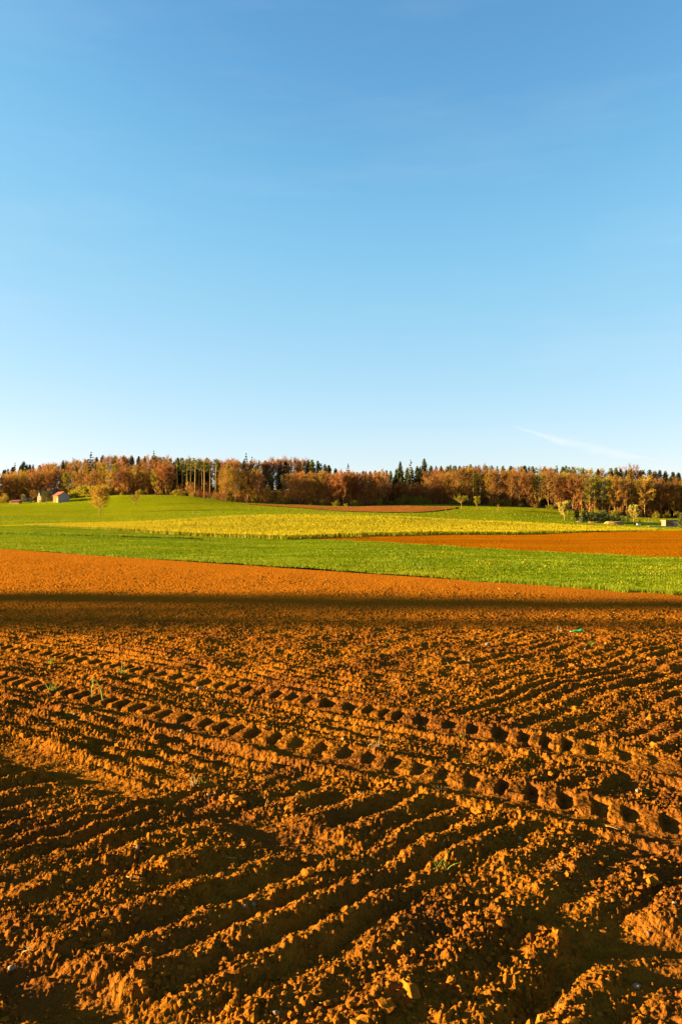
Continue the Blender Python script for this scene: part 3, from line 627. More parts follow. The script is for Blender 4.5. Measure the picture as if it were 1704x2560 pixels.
# ------------------------------------------------------------------ trees
class TB:
    """tree builder in unit height: 'wood' tubes and 'leaf' triangles"""
    def __init__(s, seed): s.r = random.Random(seed); s.wood = MB(); s.tv = []
    def tri(s, a, b, c): s.tv += [tuple(a), tuple(b), tuple(c)]
    def twig(s, p, d, L, w):
        d = d.normalized(); a = d.orthogonal().normalized(); a.rotate(Matrix.Rotation(s.r.uniform(0, 6.28), 3, d)); s.tri(p - a * w / 2, p + a * w / 2, p + d * L)
    def leaf(s, p, size):
        a = s.rv() * size; b = s.rv() * size; s.tri(p - a * 0.5, p + a * 0.5, p + b)
    def rv(s):
        while True:
            v = Vector((s.r.uniform(-1, 1), s.r.uniform(-1, 1), s.r.uniform(-1, 1)))
            if 0.05 < v.length < 1: return v.normalized()
    def meshes(s, wood, leaf):
        v = np.array(s.tv); return s.wood.mesh('trunk', wood, True), mesh_np('crown', v, np.arange(len(v)).reshape(-1, 3), leaf, False)
def bare_tree(seed, crown0=0.35, width=0.30, limbs=16, subs=7, twigs=9, trunk_r=0.012, wood='bark', leafmat='twig', leafn=0, leafsize=0.015, tw=0.0035, droop=0.0, fork=False, limb_up=0.75, trunk_top=0.86):
    """leafless (or budding) broadleaf tree of height 1; width = crown radius"""
    T = TB(seed); r = T.r; pts = []; x = y = 0.0
    for i in range(8):
        pts.append(Vector((x, y, trunk_top * i / 7))); x += r.gauss(0, 0.007); y += r.gauss(0, 0.007)
    T.wood.tube(pts, [trunk_r * (1.25 - 1.15 * (i / 7) ** 0.9) if i else trunk_r * 1.6 for i in range(8)], 6)
    def trunk_at(z):
        f = min(max(z / trunk_top * 7, 0), 6.999); i = int(f); return pts[i].lerp(pts[i + 1], f - i)
    for k in range(limbs):
        z = crown0 * 0.92 + (trunk_top - crown0 * 0.92) * ((k + r.uniform(0.1, 0.9)) / limbs) ** 0.9
        b = trunk_at(z); az = k * 2.4 + r.uniform(-0.5, 0.5); u = (z - crown0 * 0.9) / (1 - crown0 * 0.9)
        prof = math.sin(math.pi * min(1, 0.22 + 0.78 * u)) ** 0.6
        L = width * prof * r.uniform(0.75, 1.15); up = limb_up * r.uniform(0.6, 1.3)
        d = Vector((math.cos(az), math.sin(az), up)).normalized(); lp = [b]
        for j in range(4):
            d = (d + Vector((0, 0, 0.12 - droop)) + T.rv() * 0.14).normalized(); lp.append(lp[-1] + d * L / 4 * 1.15)
        T.wood.tube(lp, [trunk_r * 0.42 * (1 - 0.85 * j / 4) + 0.0008 for j in range(5)], 4, False)
        for s_ in range(subs):
            f = r.uniform(0.25, 1.0) * 3.99; i = int(f); q = lp[i].lerp(lp[i + 1], f - i)
            d2 = ((lp[i + 1] - lp[i]).normalized() + T.rv() * 0.9 + Vector((0, 0, 0.25 - droop))).normalized(); L2 = L * r.uniform(0.25, 0.5) + 0.02
            T.twig(q, d2, L2, tw * 1.6)
            for t_ in range(twigs):
                q2 = q + d2 * L2 * r.uniform(0.15, 1.0); d3 = (d2 + T.rv() * 0.9 + Vector((0, 0, 0.2 - droop))).normalized(); L3 = r.uniform(0.03, 0.075)
                T.twig(q2, d3, L3, tw)
                if r.random() < leafn: T.leaf(q2 + d3 * L3 * r.random(), leafsize * r.uniform(0.6, 1.3))
    return T.meshes(M[wood], M[leafmat])
def spruce(seed, width=0.17, base=0.10, whorls=26, per=11, mat='needle', ragged=0.3, trunk_r=0.011, taper=0.85):
    T = TB(seed); r = T.r
    T.wood.tube([(0, 0, 0), (0, 0, 0.5), (0, 0, 0.985)], [trunk_r * 1.2, trunk_r * 0.8, 0.001], 6)
    for k in range(whorls):
        z = base + (0.985 - base) * (k / (whorls - 1)) ** 0.92; L0 = width * (1 - (z - base) / (1 - base)) ** taper + 0.006
        for j in range(per):
            if r.random() < 0.12: continue
            az = r.uniform(0, 6.283); L = L0 * r.uniform(1 - ragged, 1.15); d = Vector((math.cos(az), math.sin(az), -0.25 + 0.35 * z)); b = Vector((0, 0, z + r.uniform(-0.012, 0.012)))
            side = Vector((-math.sin(az), math.cos(az), 0)); w = L * 0.34 + 0.004
            m_ = b + d * L * 0.55; tip = b + d * L + Vector((0, 0, 0.015))
            T.tri(b, m_ + side * w, m_ - side * w * r.uniform(0.3, 1)); T.tri(m_ - side * w, m_ + side * w, tip)
            T.tri(m_ + side * w * 0.7, m_ - side * w * 0.7, m_ + Vector((0, 0, -0.03)) + d * L * 0.15)
            for q in range(2): T.leaf(b + d * L * r.uniform(0.4, 1), 0.018)
    return T.meshes(M['bark'], M[mat])
def pine(seed, crown0=0.66, width=0.11, n=520, mat='pine', wood='bark', ivy=0.0):
    T = TB(seed); r = T.r
    T.wood.tube([(0, 0, 0), (0.004, 0, 0.4), (-0.004, 0.002, 0.75), (0, 0, 0.97)], [0.0135, 0.0115, 0.008, 0.002], 6)
    for k in range(14):
        z = r.uniform(crown0, 0.95); az = r.uniform(0, 6.28); L = width * (1.1 - 0.7 * (z - crown0) / (1 - crown0)) * r.uniform(0.6, 1.1); b = Vector((0, 0, z)); t = b + Vector((math.cos(az), math.sin(az), r.uniform(-0.1, 0.5))) * L
        T.wood.tube([b, t], [0.003, 0.001], 4, False)
        for j in range(n // 14): T.leaf(b.lerp(t, r.uniform(0.45, 1.1)) + T.rv() * 0.025 * r.random(), r.uniform(0.010, 0.026))
    for j in range(40): T.leaf(Vector((0, 0, r.uniform(0.9, 1.0))) + T.rv() * 0.02, 0.02)
    for j in range(int(600 * ivy)): T.leaf(Vector((0, 0, r.uniform(0.02, crown0))) + Vector((r.gauss(0, 0.014), r.gauss(0, 0.014), 0)), r.uniform(0.008, 0.02))
    return T.meshes(M[wood], M[mat])
def bush(seed, n=700, mat='bush_dark', leafsize=0.10, flat=0.75, stems=9):
    T = TB(seed); r = T.r; tips = []
    for k in range(stems):
        az = r.uniform(0, 6.28); L = r.uniform(0.2, 0.6); t = Vector((math.cos(az) * L, math.sin(az) * L, r.uniform(0.35, 0.9)))
        T.wood.tube([(0.1 * math.cos(az), 0.1 * math.sin(az), 0), t * 0.5, t], [0.02, 0.015, 0.006], 4, False); tips.append((t, r.uniform(0.16, 0.3)))
    for k in range(n):
        t, w = r.choice(tips); p = t + T.rv() * w * r.random() ** 0.4; p.z = max(0.03, p.z * 0.97)
        T.leaf(p, leafsize * r.uniform(0.5, 1.2))
    for k in range(n // 3):
        az = r.uniform(0, 6.28); q = r.uniform(0.1, 0.62); T.leaf(Vector((math.cos(az) * q, math.sin(az) * q, r.uniform(0.02, 0.35))), leafsize)
    return T.meshes(M['bark'], M[mat])

LIB = {
    'beech': [bare_tree(100 + k, 0.16 + 0.06 * (k % 3), 0.21 + 0.02 * (k % 4), 22, 12, 13, 0.0075, tw=0.0042, limb_up=0.6) for k in range(7)],
    'gold': [bare_tree(120 + k, 0.18, 0.20, 21, 11, 12, 0.0075, leafmat='twig_gold', tw=0.0042, limb_up=0.6) for k in range(3)],
    'bud': [bare_tree(140 + k, 0.15, 0.18, 18, 8, 8, 0.008, leafmat='bud', leafn=0.55, leafsize=0.022, limb_up=0.6) for k in range(4)],
    'spruce': [spruce(160 + k, 0.19 + 0.02 * k, 0.06, 26, 13, taper=0.45 + 0.08 * k) for k in range(4)],
    'fir': [spruce(170, 0.22, 0.15, 14, 7, 'needle', 0.5), spruce(171, 0.20, 0.2, 13, 7, 'needle', 0.5)],
    'olive': [spruce(175 + k, 0.21, 0.08, 22, 11, 'pine', 0.5, taper=0.45) for k in range(3)],
    'pine': [pine(180 + k) for k in range(4)],
    'ivy': [pine(190 + k, 0.5, 0.10, 620, 'pine', 'bark', 1.0) for k in range(2)],
    'shrub': [bush(200 + k, 500, 'bud', 0.11) for k in range(3)],
    'russet_shrub': [bare_tree(205 + k, 0.08, 0.42, 18, 6, 7, 0.012, leafmat='twig', limb_up=1.0, tw=0.012) for k in range(3)],
    'dark_bush': [bush(210 + k, 900, 'bush_dark', 0.10) for k in range(3)],
}
CATS = {'beech': 'tree', 'gold': 'tree', 'bud': 'tree', 'spruce': 'tree', 'fir': 'tree', 'olive': 'tree', 'pine': 'tree', 'ivy': 'tree', 'shrub': 'shrub', 'russet_shrub': 'shrub', 'dark_bush': 'shrub'}
NAMES = {'beech': 'beech_tree', 'gold': 'beech_tree', 'bud': 'budding_tree', 'spruce': 'spruce_tree', 'fir': 'fir_tree', 'olive': 'larch_tree', 'pine': 'pine_tree', 'ivy': 'ivy_clad_tree', 'shrub': 'shrub', 'russet_shrub': 'shrub', 'dark_bush': 'shrub'}
LOOK = {'beech': 'leafless russet tree', 'gold': 'leafless golden brown tree', 'bud': 'yellow green budding tree', 'spruce': 'dark green spruce', 'fir': 'dark loose topped fir', 'olive': 'olive green conifer', 'pine': 'tall bare stemmed pine', 'ivy': 'ivy clad tree', 'shrub': 'yellow green shrub', 'russet_shrub': 'low russet shrub', 'dark_bush': 'dark green bush'}
TR = random.Random(23)
def plant(kind, p, h, label, group=None, wide=1.0, rz=None, lib=None, name=None, cat=None):
    wd, cr = (lib or LIB)[kind][TR.randrange(len((lib or LIB)[kind]))] if lib is None else lib
    e = empty(name or NAMES[kind], p, TR.uniform(0, 6.28) if rz is None else rz, (h * wide, h * wide, h))
    tag(e, label, cat or CATS[kind], group)
    obj('trunk', wd, e); obj('crown', cr, e); return e

FRONT = [(-600, 1190), (0, 1185), (60, 1174), (150, 1167), (190, 1178), (230, 1178), (300, 1172), (380, 1168), (430, 1162), (545, 1160), (560, 1170), (640, 1172), (655, 1218), (700, 1215), (715, 1200), (740, 1184), (800, 1178), (860, 1176), (950, 1180), (965, 1210), (1050, 1208), (1062, 1195), (1085, 1182), (1150, 1170), (1210, 1174), (1280, 1176), (1400, 1184), (1500, 1188), (1600, 1198), (1704, 1202), (2300, 1207)]
MID = [(-600, 1187), (0, 1181), (60, 1168), (150, 1157), (200, 1160), (230, 1150), (300, 1150), (400, 1148), (545, 1150), (600, 1170), (700, 1184), (760, 1176), (850, 1173), (950, 1177), (980, 1184), (1060, 1172), (1100, 1167), (1280, 1170), (1400, 1174), (1600, 1187), (1704, 1192), (2300, 1196)]
SKYL = [(-600, 1178), (0, 1174), (60, 1162), (120, 1160), (165, 1152), (210, 1149), (260, 1138), (330, 1140), (400, 1141), (545, 1148), (640, 1152), (730, 1146), (790, 1151), (830, 1167), (860, 1178), (960, 1178), (985, 1172), (1010, 1170), (1050, 1165), (1090, 1165), (1200, 1163), (1300, 1164), (1450, 1167), (1600, 1174), (1704, 1182), (2300, 1186)]
ip = lambda tab, x: float(np.interp(x, [q[0] for q in tab], [q[1] for q in tab]))
ZONES = [(0, 'behind the farm'), (175, 'above the lone tree'), (435, 'by the bare pines'), (560, 'by the dark gap'), (715, 'near the photo centre'), (960, 'by the dim gap'), (1070, 'behind the umbrella tree'), (1300, 'behind the blossom tree'), (1470, 'behind the dark hedge'), (1704, 'past the right edge')]
ORD = ['first', 'second', 'third', 'fourth', 'fifth', 'sixth', 'seventh', 'eighth', 'ninth', 'tenth', 'eleventh', 'twelfth', 'thirteenth', 'fourteenth', 'fifteenth', 'sixteenth', 'seventeenth', 'eighteenth']
EDGE = {}
def zone(px):
    if px < 0: return 'past the left edge'
    return [z for a, z in ZONES if a <= px][-1]
def mixkind(weights):
    ks = list(weights); return TR.choices(ks, [weights[k] for k in ks])[0]
def wood_row(tab, back, step, kinds, jit_y, where, lo=-240, hi=1960, dodge=()):
    px = lo
    while px < hi:
        x = px + TR.uniform(-0.3, 0.3) * step; px += step * TR.uniform(0.8, 1.2)
        if any(a < x < b for a, b in dodge): continue
        K = mixkind(kinds(x)); Y = float(B_F(x, 2)) + back + TR.uniform(-2, 2)
        p = at(x, Y); top = ip(tab, x) + TR.gauss(0, jit_y) + (6 if tab is MID else 4 if tab is FRONT else 0) + (1 if K in ('spruce', 'olive') else 1 if tab is SKYL else 0)
        h = CAMH + (HY - top) / F * Y - p.z
        if h < 4: continue
        lab = f'{LOOK[K]} {where} {zone(x)}'; e = plant(K, p, h, lab, f'{LOOK[K]}s {where} {zone(x)}', TR.uniform(0.9, 1.25)); EDGE.setdefault((K, where, zone(x)), []).append((x, e))
def k_front(x):
    if x < 60: return {'gold': 3, 'beech': 3, 'bud': 1}
    if x < 175: return {'beech': 5, 'gold': 1, 'bud': 1.8}
    if x < 300: return {'beech': 4, 'gold': 2.5, 'bud': 1}
    if x < 435: return {'beech': 5, 'bud': 1.8, 'gold': 1}
    if x < 715: return {'beech': 4, 'gold': 2}
    if x < 960: return {'gold': 3, 'beech': 4, 'bud': 0.5}
    if x < 1070: return {'beech': 3, 'gold': 1}
    if x < 1300: return {'beech': 6, 'gold': 1.5, 'ivy': 0.4, 'bud': 0.8}
    return {'beech': 5, 'gold': 2.5, 'ivy': 0.8, 'bud': 1.8}
def k_mid(x):
    if 430 < x < 560: return {'spruce': 1}
    if 560 < x < 720: return {'spruce': 3, 'olive': 1, 'beech': 0.6}
    if 960 < x < 1080: return {'spruce': 2, 'beech': 1}
    return {'beech': 5, 'gold': 1, 'bud': 1.0, 'spruce': 0.9, 'olive': 0.5}
def k_sky(x):
    if x < 110: return {'spruce': 1}
    if x < 240: return {'beech': 3, 'spruce': 2}
    if x < 440: return {'spruce': 3, 'beech': 2.2, 'olive': 0.8}
    if x < 560: return {'spruce': 2, 'olive': 2, 'beech': 1}
    if x < 760: return {'beech': 4, 'spruce': 2.5}
    if x < 960: return {'spruce': 3, 'olive': 1}
    if x < 1200: return {'spruce': 4, 'olive': 1}
    return {'spruce': 2, 'olive': 4, 'bud': 1.5, 'beech': 0.8}
wood_row(FRONT, 3, 17, k_front, 4, 'at the forest edge', dodge=((432, 556), (600, 632), (652, 712), (962, 1060)))
wood_row(FRONT, 10, 27, k_front, 4, 'just inside the wood', dodge=((432, 556), (606, 715)))
wood_row(MID, 20, 24, k_mid, 3.5, 'deeper in the wood')
wood_row(MID, 32, 26, k_mid, 3.5, 'deep in the wood')
ur = np.random.default_rng(61); n_u = 640; pu = ur.uniform(-230, 1950, n_u); Yu = B_F(pu, 2) + ur.choice([5.0, 8.0, 12.0, 16.0, 26.0, 40.0], n_u) + ur.uniform(-3, 3, n_u); Xu = (pu - CX) / F * Yu
hu = ur.uniform(3.0, 8.5, n_u); k_u = 140; tz = ur.uniform(0.02, 1, (n_u, k_u)); ra = hu[:, None] * 0.36 * np.sqrt(ur.uniform(0, 1, (n_u, k_u))) * (0.5 + tz * (1.3 - tz)); an = ur.uniform(0, 6.283, (n_u, k_u))
bu = np.stack([Xu[:, None] + ra * np.cos(an), Yu[:, None] + ra * np.sin(an), ground(Xu, Yu)[:, None] + hu[:, None] * tz * 0.9], -1).reshape(-1, 3)
du = np.stack([np.cos(an) * 0.5, np.sin(an) * 0.5, np.ones_like(an)], -1).reshape(-1, 3) + ur.normal(0, 0.35, (n_u * k_u, 3)); su = ur.normal(0, 1, (n_u * k_u, 3)) * 0.10
tag(obj('undergrowth', mesh_np('undergrowth', np.stack([bu - su, bu + su, bu + du * ur.uniform(0.5, 1.3, (n_u * k_u, 1))], 1).reshape(-1, 3), np.arange(3 * n_u * k_u).reshape(-1, 3), M['twig'], False)), 'brown twiggy undergrowth filling the wood between the trunks', 'undergrowth', kind='stuff')
wood_row(SKYL, 46, 13, k_sky, 1.5, 'on the wooded skyline')
wood_row(SKYL, 60, 20, k_sky, 1.7, 'on the far wooded skyline')
for (K, where, zn), lst in EDGE.items():
    if zn.startswith('past') or len(lst) < 2 or len(lst) > len(ORD) or where not in ('at the forest edge', 'on the wooded skyline'): continue
    for i, (x, e) in enumerate(sorted(lst, key=lambda q: q[0])): e['label'] = f'{ORD[i]} {LOOK[K]} from left {where} {zn}'
# special trees of the wood edge
for x, kind, top, w in ((443, 'pine', 1150, 0.9), (456, 'pine', 1149, 0.9), (468, 'ivy', 1145, 1.1), (477, 'pine', 1148, 0.9), (488, 'pine', 1146, 1.3), (498, 'pine', 1149, 0.9), (505, 'pine', 1150, 0.8), (511, 'pine', 1147, 1.1), (525, 'pine', 1150, 0.9), (540, 'ivy', 1146, 1.4)):
    Y = float(B_F(x, 2)) + (2 if x in (468, 488, 511, 540) else 6); p = at(x, Y)
    plant(kind, p, CAMH + (HY - top) / F * Y - p.z, {468: 'bright ivy clad pine stem, leftmost of the tall pines', 488: 'tall lit pine stem, second bright one from the left', 511: 'tall lit pine stem between the ivy clad ones', 540: 'bright yellow green ivy clad pine, rightmost of the tall stems'}.get(x, 'dim tall pine stem between the brighter pines'), 'tall bare pines at the forest edge', w)
for x, kind, top, back, w, lab in ((228, 'fir', 1130, 22, 1.3, 'dark fir rising above the skyline over the lone tree'), (385, 'fir', 1126, 48, 1.0, 'highest fir tip on the left skyline'), (615, 'fir', 1133, 50, 1.1, 'loose fir tip above the dark gap left of centre'), (630, 'fir', 1142, 50, 0.9, 'small fir tip right beside the loose fir'), (683, 'fir', 1142, 52, 0.9, 'fir tip on the russet crest left of centre'), (728, 'fir', 1143, 52, 0.9, 'dark fir tip above the crest near the centre'), (870, 'fir', 1159, 48, 1.2, 'round dark conifer on the skyline at the photo centre'), (1000, 'spruce', 1154, 30, 1.0, 'dark spruce left of the twin spruces right of centre'), (1026, 'fir', 1150, 32, 1.0, 'thin fir between the two big spruces right of centre'), (1060, 'spruce', 1147, 30, 1.1, 'tallest dark spruce right of centre'), (38, 'fir', 1157, 46, 1.1, 'dark conifer tip at the left end of the skyline'), (60, 'spruce', 1154, 46, 1.3, 'broad dark conifer on the left skyline above the farm'), (1580, 'beech', 1163, 46, 1.0, 'rounded dark tree on the right skyline')):
    Y = float(B_F(x, 2)) + back; p = at(x, Y); plant(kind, p, CAMH + (HY - top) / F * Y - p.z, lab, None, w)
for x, top, kind, lab in ((566, 1167, 'gold', 'pale leafless tree left of the dark gap, first of three'), (588, 1172, 'gold', 'pale leafless tree left of the dark gap, second of three'), (618, 1176, 'gold', 'pale leafless tree right in front of the dark gap')):
    Y = float(B_F(x, 2)) - 1; p = at(x, Y); plant(kind, p, CAMH + (HY - top) / F * Y - p.z, lab, None, 1.5)
for i, x in enumerate(range(642, 712, 9)):
    Y = float(B_F(x, 2)) + TR.uniform(0, 4); p = at(x, Y); plant('bud' if i % 3 == 0 else 'gold', p, TR.uniform(5.5, 7.5), 'young slender golden tree in front of the dark gap', 'young golden trees in front of the dark gap', 1.2)
for i, x in enumerate(range(966, 1060, 10)):
    Y = float(B_F(x, 2)) + TR.uniform(3, 8); p = at(x, Y); plant('beech', p, TR.uniform(9, 11), 'dim low leafless tree in the gap right of centre', 'dim low trees in the gap right of centre', 1.1)
for i in range(16):
    x = 480 + i * 5.6 + TR.uniform(-2, 2); p = at(x, float(B_F(x, 2)) - TR.uniform(0.5, 3)); plant('russet_shrub', p, TR.uniform(2.2, 3.6), 'low russet shrub on the bank below the tall pines', 'russet shrubs below the tall pines', 1.3)
for i in range(22):
    x = 160 + i * 3.4 + TR.uniform(-1, 1); u = i / 21; p = at(x, float(B_F(x, 2)) - 1.0 - TR.uniform(0, 5)); plant('shrub', p, (1.6 + 4.6 * u) * TR.uniform(0.85, 1.15), 'yellow green shrub on the bank right of the red roofed barn', 'shrubs on the bank behind the barn', 1.2)
for i in range(120):
    x = TR.uniform(175, 1704)
    if 1380 < x < 1480: continue
    p = at(x, float(B_F(x, 2)) - TR.uniform(-1, 1.5)); K = 'shrub' if TR.random() < 0.65 else 'russet_shrub'; plant(K, p, TR.uniform(1.3, 3.2), f'{LOOK[K]} along the forest foot {zone(x)}', f'{LOOK[K]}s along the forest foot {zone(x)}', 1.1)
for x, h, lab in ((1003, 5.2, 'bright yellow green bush, tallest at the gap right of centre'), (1030, 3.6, 'yellow green bush in the middle of the gap right of centre'), (1048, 4.4, 'rounded yellow green bush at the right end of the gap'), (1062, 3.4, 'small yellow green bush under the russet tree right of centre'), (948, 2.8, 'brown green bush at the left end of the gap right of centre')):
    plant('shrub', at(x, float(B_F(x, 2)) - 2), h, lab, None, 0.8)
for x, h, lab in ((20, 5.0, 'yellow green bush at the left edge beside the farm'), (5, 4.2, 'bush at the very left edge')):
    plant('shrub', at(x, float(B_F(x, 2)) - 2), h, lab, None, 0.7)

# single trees out in the meadow
lone = bare_tree(300, 0.17, 0.38, 44, 15, 13, 0.018, leafmat='lone_twig', tw=0.0055, limb_up=0.5, leafn=0.4, leafsize=0.02, trunk_top=0.84)
p = spot(250, 1285); plant('beech', p, 67 / F * p.y, 'lone golden budding tree in the green meadow at left', lib=lone, name='meadow_tree')
p = spot(338, 1262); plant('beech', p, 23 / F * p.y, 'small round leafless tree in the meadow right of the lone tree', lib=bare_tree(301, 0.28, 0.58, 18, 8, 9, 0.035, leafmat='twig', tw=0.014, limb_up=0.55), name='meadow_tree')
blos = [bare_tree(310 + k, 0.12, 0.42, 30, 12, 9, 0.024, leafmat='blossom', leafn=1.0, leafsize=0.055, tw=0.006, limb_up=0.8) for k in range(2)]
p = spot(1410, 1301); plant('bud', p, 42 / F * p.y, 'cream blossoming fruit tree at the right of the meadow', lib=blos[0], name='blossom_tree')
p = spot(1583, 1304); plant('bud', p, 37 / F * p.y, 'cream blossoming tree right of the dark hedge', lib=blos[1], name='blossom_tree')
umb = bare_tree(320, 0.45, 0.62, 18, 8, 8, 0.03, leafmat='bud', leafn=0.8, leafsize=0.05, tw=0.01, limb_up=0.3)
p = spot(1153, 1273); plant('bud', p, 30 / F * p.y, 'small umbrella shaped green tree in the meadow right of centre', lib=umb, name='fruit_tree')
p = spot(1192, 1275); plant('bud', p, 33 / F * p.y, 'small upright green tree right of the umbrella shaped one', lib=bare_tree(321, 0.25, 0.30, 18, 8, 8, 0.03, leafmat='bud', leafn=0.8, leafsize=0.05, tw=0.01), name='fruit_tree')
p = spot(1244, 1278); plant('bud', p, 17 / F * p.y, 'thin young staked tree in the meadow', lib=bare_tree(322, 0.4, 0.25, 10, 6, 6, 0.05, leafmat='twig', tw=0.02), name='sapling')
for x, y, lab in ((1107, 1298, 'leftmost thin sapling below the brown strip'), (1120, 1298, 'middle thin sapling below the brown strip'), (1136, 1299, 'rightmost thin sapling below the brown strip')):
    p = spot(x, y); plant('beech', p, 13 / F * p.y, lab, lib=bare_tree(330, 0.35, 0.22, 9, 5, 5, 0.03, leafmat='twig_gold', tw=0.02), name='sapling')
def fence_post(x, y, hpx, label, group):
    p = spot(x, y); k = p.y / F; m = MB(); m.tube([(0, 0, -0.1), (0, 0, hpx * k * 0.93), (0, 0, hpx * k)], [0.6 * k, 0.55 * k, 0.3 * k], 6); o = m.build('fence_post', M['post']); o.location = p; tag(o, label, 'post', group)
for i, (x, y) in enumerate(((1230, 1282), (1259, 1283), (1287, 1288), (1313, 1289), (1342, 1291), (1370, 1293), (1428, 1297), (1114, 1276))):
    fence_post(x, y, 4.5, ['leftmost short wooden post of the meadow row', 'second wooden post of the meadow row', 'third wooden post of the meadow row', 'fourth wooden post of the meadow row', 'fifth wooden post of the meadow row', 'sixth wooden post left of the blossom tree', 'wooden post right of the blossom tree', 'short pale post at the end of the brown strip'][i], 'wooden posts in the meadow')
def rock(x, y, wpx, label):
    p = spot(x, y); k = p.y / F; o = bpy.data.objects.new('boulder', STONES[2]); o.location = p; o.scale = (wpx / 2 * k, wpx / 3 * k, wpx / 4 * k); tag(link(o), label, 'boulder')
rock(487, 1283, 13, 'flat grey boulder in the meadow left of the brown boulder'); rock(557, 1281, 12, 'brown boulder in the meadow below the wood')

# two broad firs left of the picture that throw the dark band over the soil
sf = [spruce(350 + k, 0.42, 0.12, 44, 8, 'needle', 0.95, 0.010) for k in range(3)]
for k, (x, y, h, lab) in enumerate(((-150, 23.3, 26.7, 'broad fir left of the field, farthest of three'), (-155, 21.9, 24.7, 'broad fir left of the field, middle of three'), (-152, 20.1, 25.5, 'broad fir left of the field, nearest of three'))):
    plant('spruce', (x, y, -0.05), h, lab, 'broad firs left of the field', 1.0, lib=sf[k], name='fir_tree')

# ------------------------------------------------------------------ farm at the left
def gable_house(name, p, rz, w, L, eave, ridge, label, wall, gable, roof, over=0.35, parts=()):
    """gable end at local -y, length towards +y, width along x"""
    e = empty(name, p, rz); tag(e, label, 'building'); h = w / 2
    m = MB(); m.add([(-h, 0, -0.6), (h, 0, -0.6), (h, 0, eave), (0, 0, ridge), (-h, 0, eave)], [(0, 1, 2, 3, 4)]); m.add([(-h, 0.2, -0.6), (h, 0.2, -0.6), (h, 0.2, eave), (0, 0.2, ridge), (-h, 0.2, eave)], [(4, 3, 2, 1, 0)]); m.build('gable_wall', M[gable], e)
    m = MB(); m.add([(-h, L, -0.6), (h, L, -0.6), (h, L, eave), (0, L, ridge), (-h, L, eave)], [(4, 3, 2, 1, 0)]); m.build('rear_gable_wall', M[gable], e)
    for s in (-1, 1):
        m = MB(); m.box((s * (h - 0.1), L / 2, (eave - 0.6) / 2), (0.2, L - 0.4, eave + 0.6)); m.build('side_wall', M[wall], e)
        sl_ = (ridge - eave) / h; m = MB(); t = 0.16; x1 = s * (h + over)
        a = [(0, -over, ridge + t), (x1, -over, eave - sl_ * over + t), (x1, L + over, eave - sl_ * over + t), (0, L + over, ridge + t)]
        b = [(x, y, z - t + 0.02) for x, y, z in a]
        fs = [(0, 1, 2, 3), (7, 6, 5, 4), (0, 4, 5, 1), (1, 5, 6, 2), (2, 6, 7, 3), (3, 7, 4, 0)]
        m.add(a + b, fs if s > 0 else [q[::-1] for q in fs]); m.build('roof_slope', M[roof], e)
    return e
def panel(e, name, mat, c, d): m = MB(); m.box(c, d); return m.build(name, M[mat], e)
p = spot(147, 1256.5); s = p.y / F
b = gable_house('barn', p + Vector((0, 0, 0)), math.radians(40), 28 * s, 38 * s, 17 * s, 26.5 * s, 'grey gabled barn with bright red tile roof on the green slope', 'wood_orange', 'wood_grey', 'roof_red')
b.location = p + Vector((14 * s * math.cos(math.radians(40)), 14 * s * math.sin(math.radians(40)), 0.2))
for i, (y0, wd_, mt, z, hh) in enumerate(((8, 11, 'yellow_wall', 5, 11), (21, 10, 'wood_orange', 5, 10))):
    dr = panel(b, 'door', mt, (-14 * s - 0.05, y0 * s, z * s), (0.14, wd_ * s, hh * s)); dr['label'] = 'lit barn door'
panel(b, 'eave_board', 'timber', (-14 * s - 0.03, 19 * s, 11.2 * s), (0.1, 37 * s, 0.25))
p = spot(96, 1256.5); s = p.y / F
b = gable_house('farmhouse', p + Vector((0, 1.5, 0.2)), math.radians(-46), 24 * s, 50 * s, 15 * s, 30 * s, 'farmhouse with pale timbered gable and dark roof beside the barn', 'plaster', 'plaster', 'roof_dark', 0.5)
for z in (9, 16, 22): panel(b, 'timber_beam', 'timber', (0, -0.06, z * s), ((23 - max(0, z - 15) * 1.5) * s, 0.08, 0.25))
for x, z in ((-4, 5), (3, 5), (-3, 12), (3, 12), (0, 18.5)):
    w_ = panel(b, 'window', 'white', (x * s, -0.05, z * s), (3.2 * s, 0.08, 4.4 * s)); m = MB(); m.box((x * s, -0.10, z * s), (2.3 * s, 0.06, 3.5 * s)); m.build('pane', M['glass'], w_)
panel(b, 'chimney', 'roof_red', (0, 24 * s, 30 * s), (0.7, 0.7, 1.6))
p = spot(46, 1254); s = p.y / F
b = gable_house('cottage', p + Vector((0, 2.0, 0.2)), math.radians(-46), 15 * s, 40 * s, 12 * s, 19 * s, 'small cottage with orange gable and dark roof, leftmost farm building', 'wood_grey', 'wood_orange', 'roof_dark')
for x in (-2.5, 2.5):
    w_ = panel(b, 'window', 'white', (x * s, -0.05, 7 * s), (2.4 * s, 0.08, 3.6 * s)); m = MB(); m.box((x * s, -0.10, 7 * s), (1.7 * s, 0.06, 2.8 * s)); m.build('pane', M['glass'], w_)
p = spot(36, 1260); s = p.y / F
e = empty('annex', p + Vector((0, 0, 0.1)), math.radians(-14)); tag(e, 'long low yellow lit annex with orange roof in front of the cottage', 'building')
panel(e, 'wall', 'yellow_wall', (0, 1.2, 2.6 * s), (27 * s, 2.4, 6.2 * s))
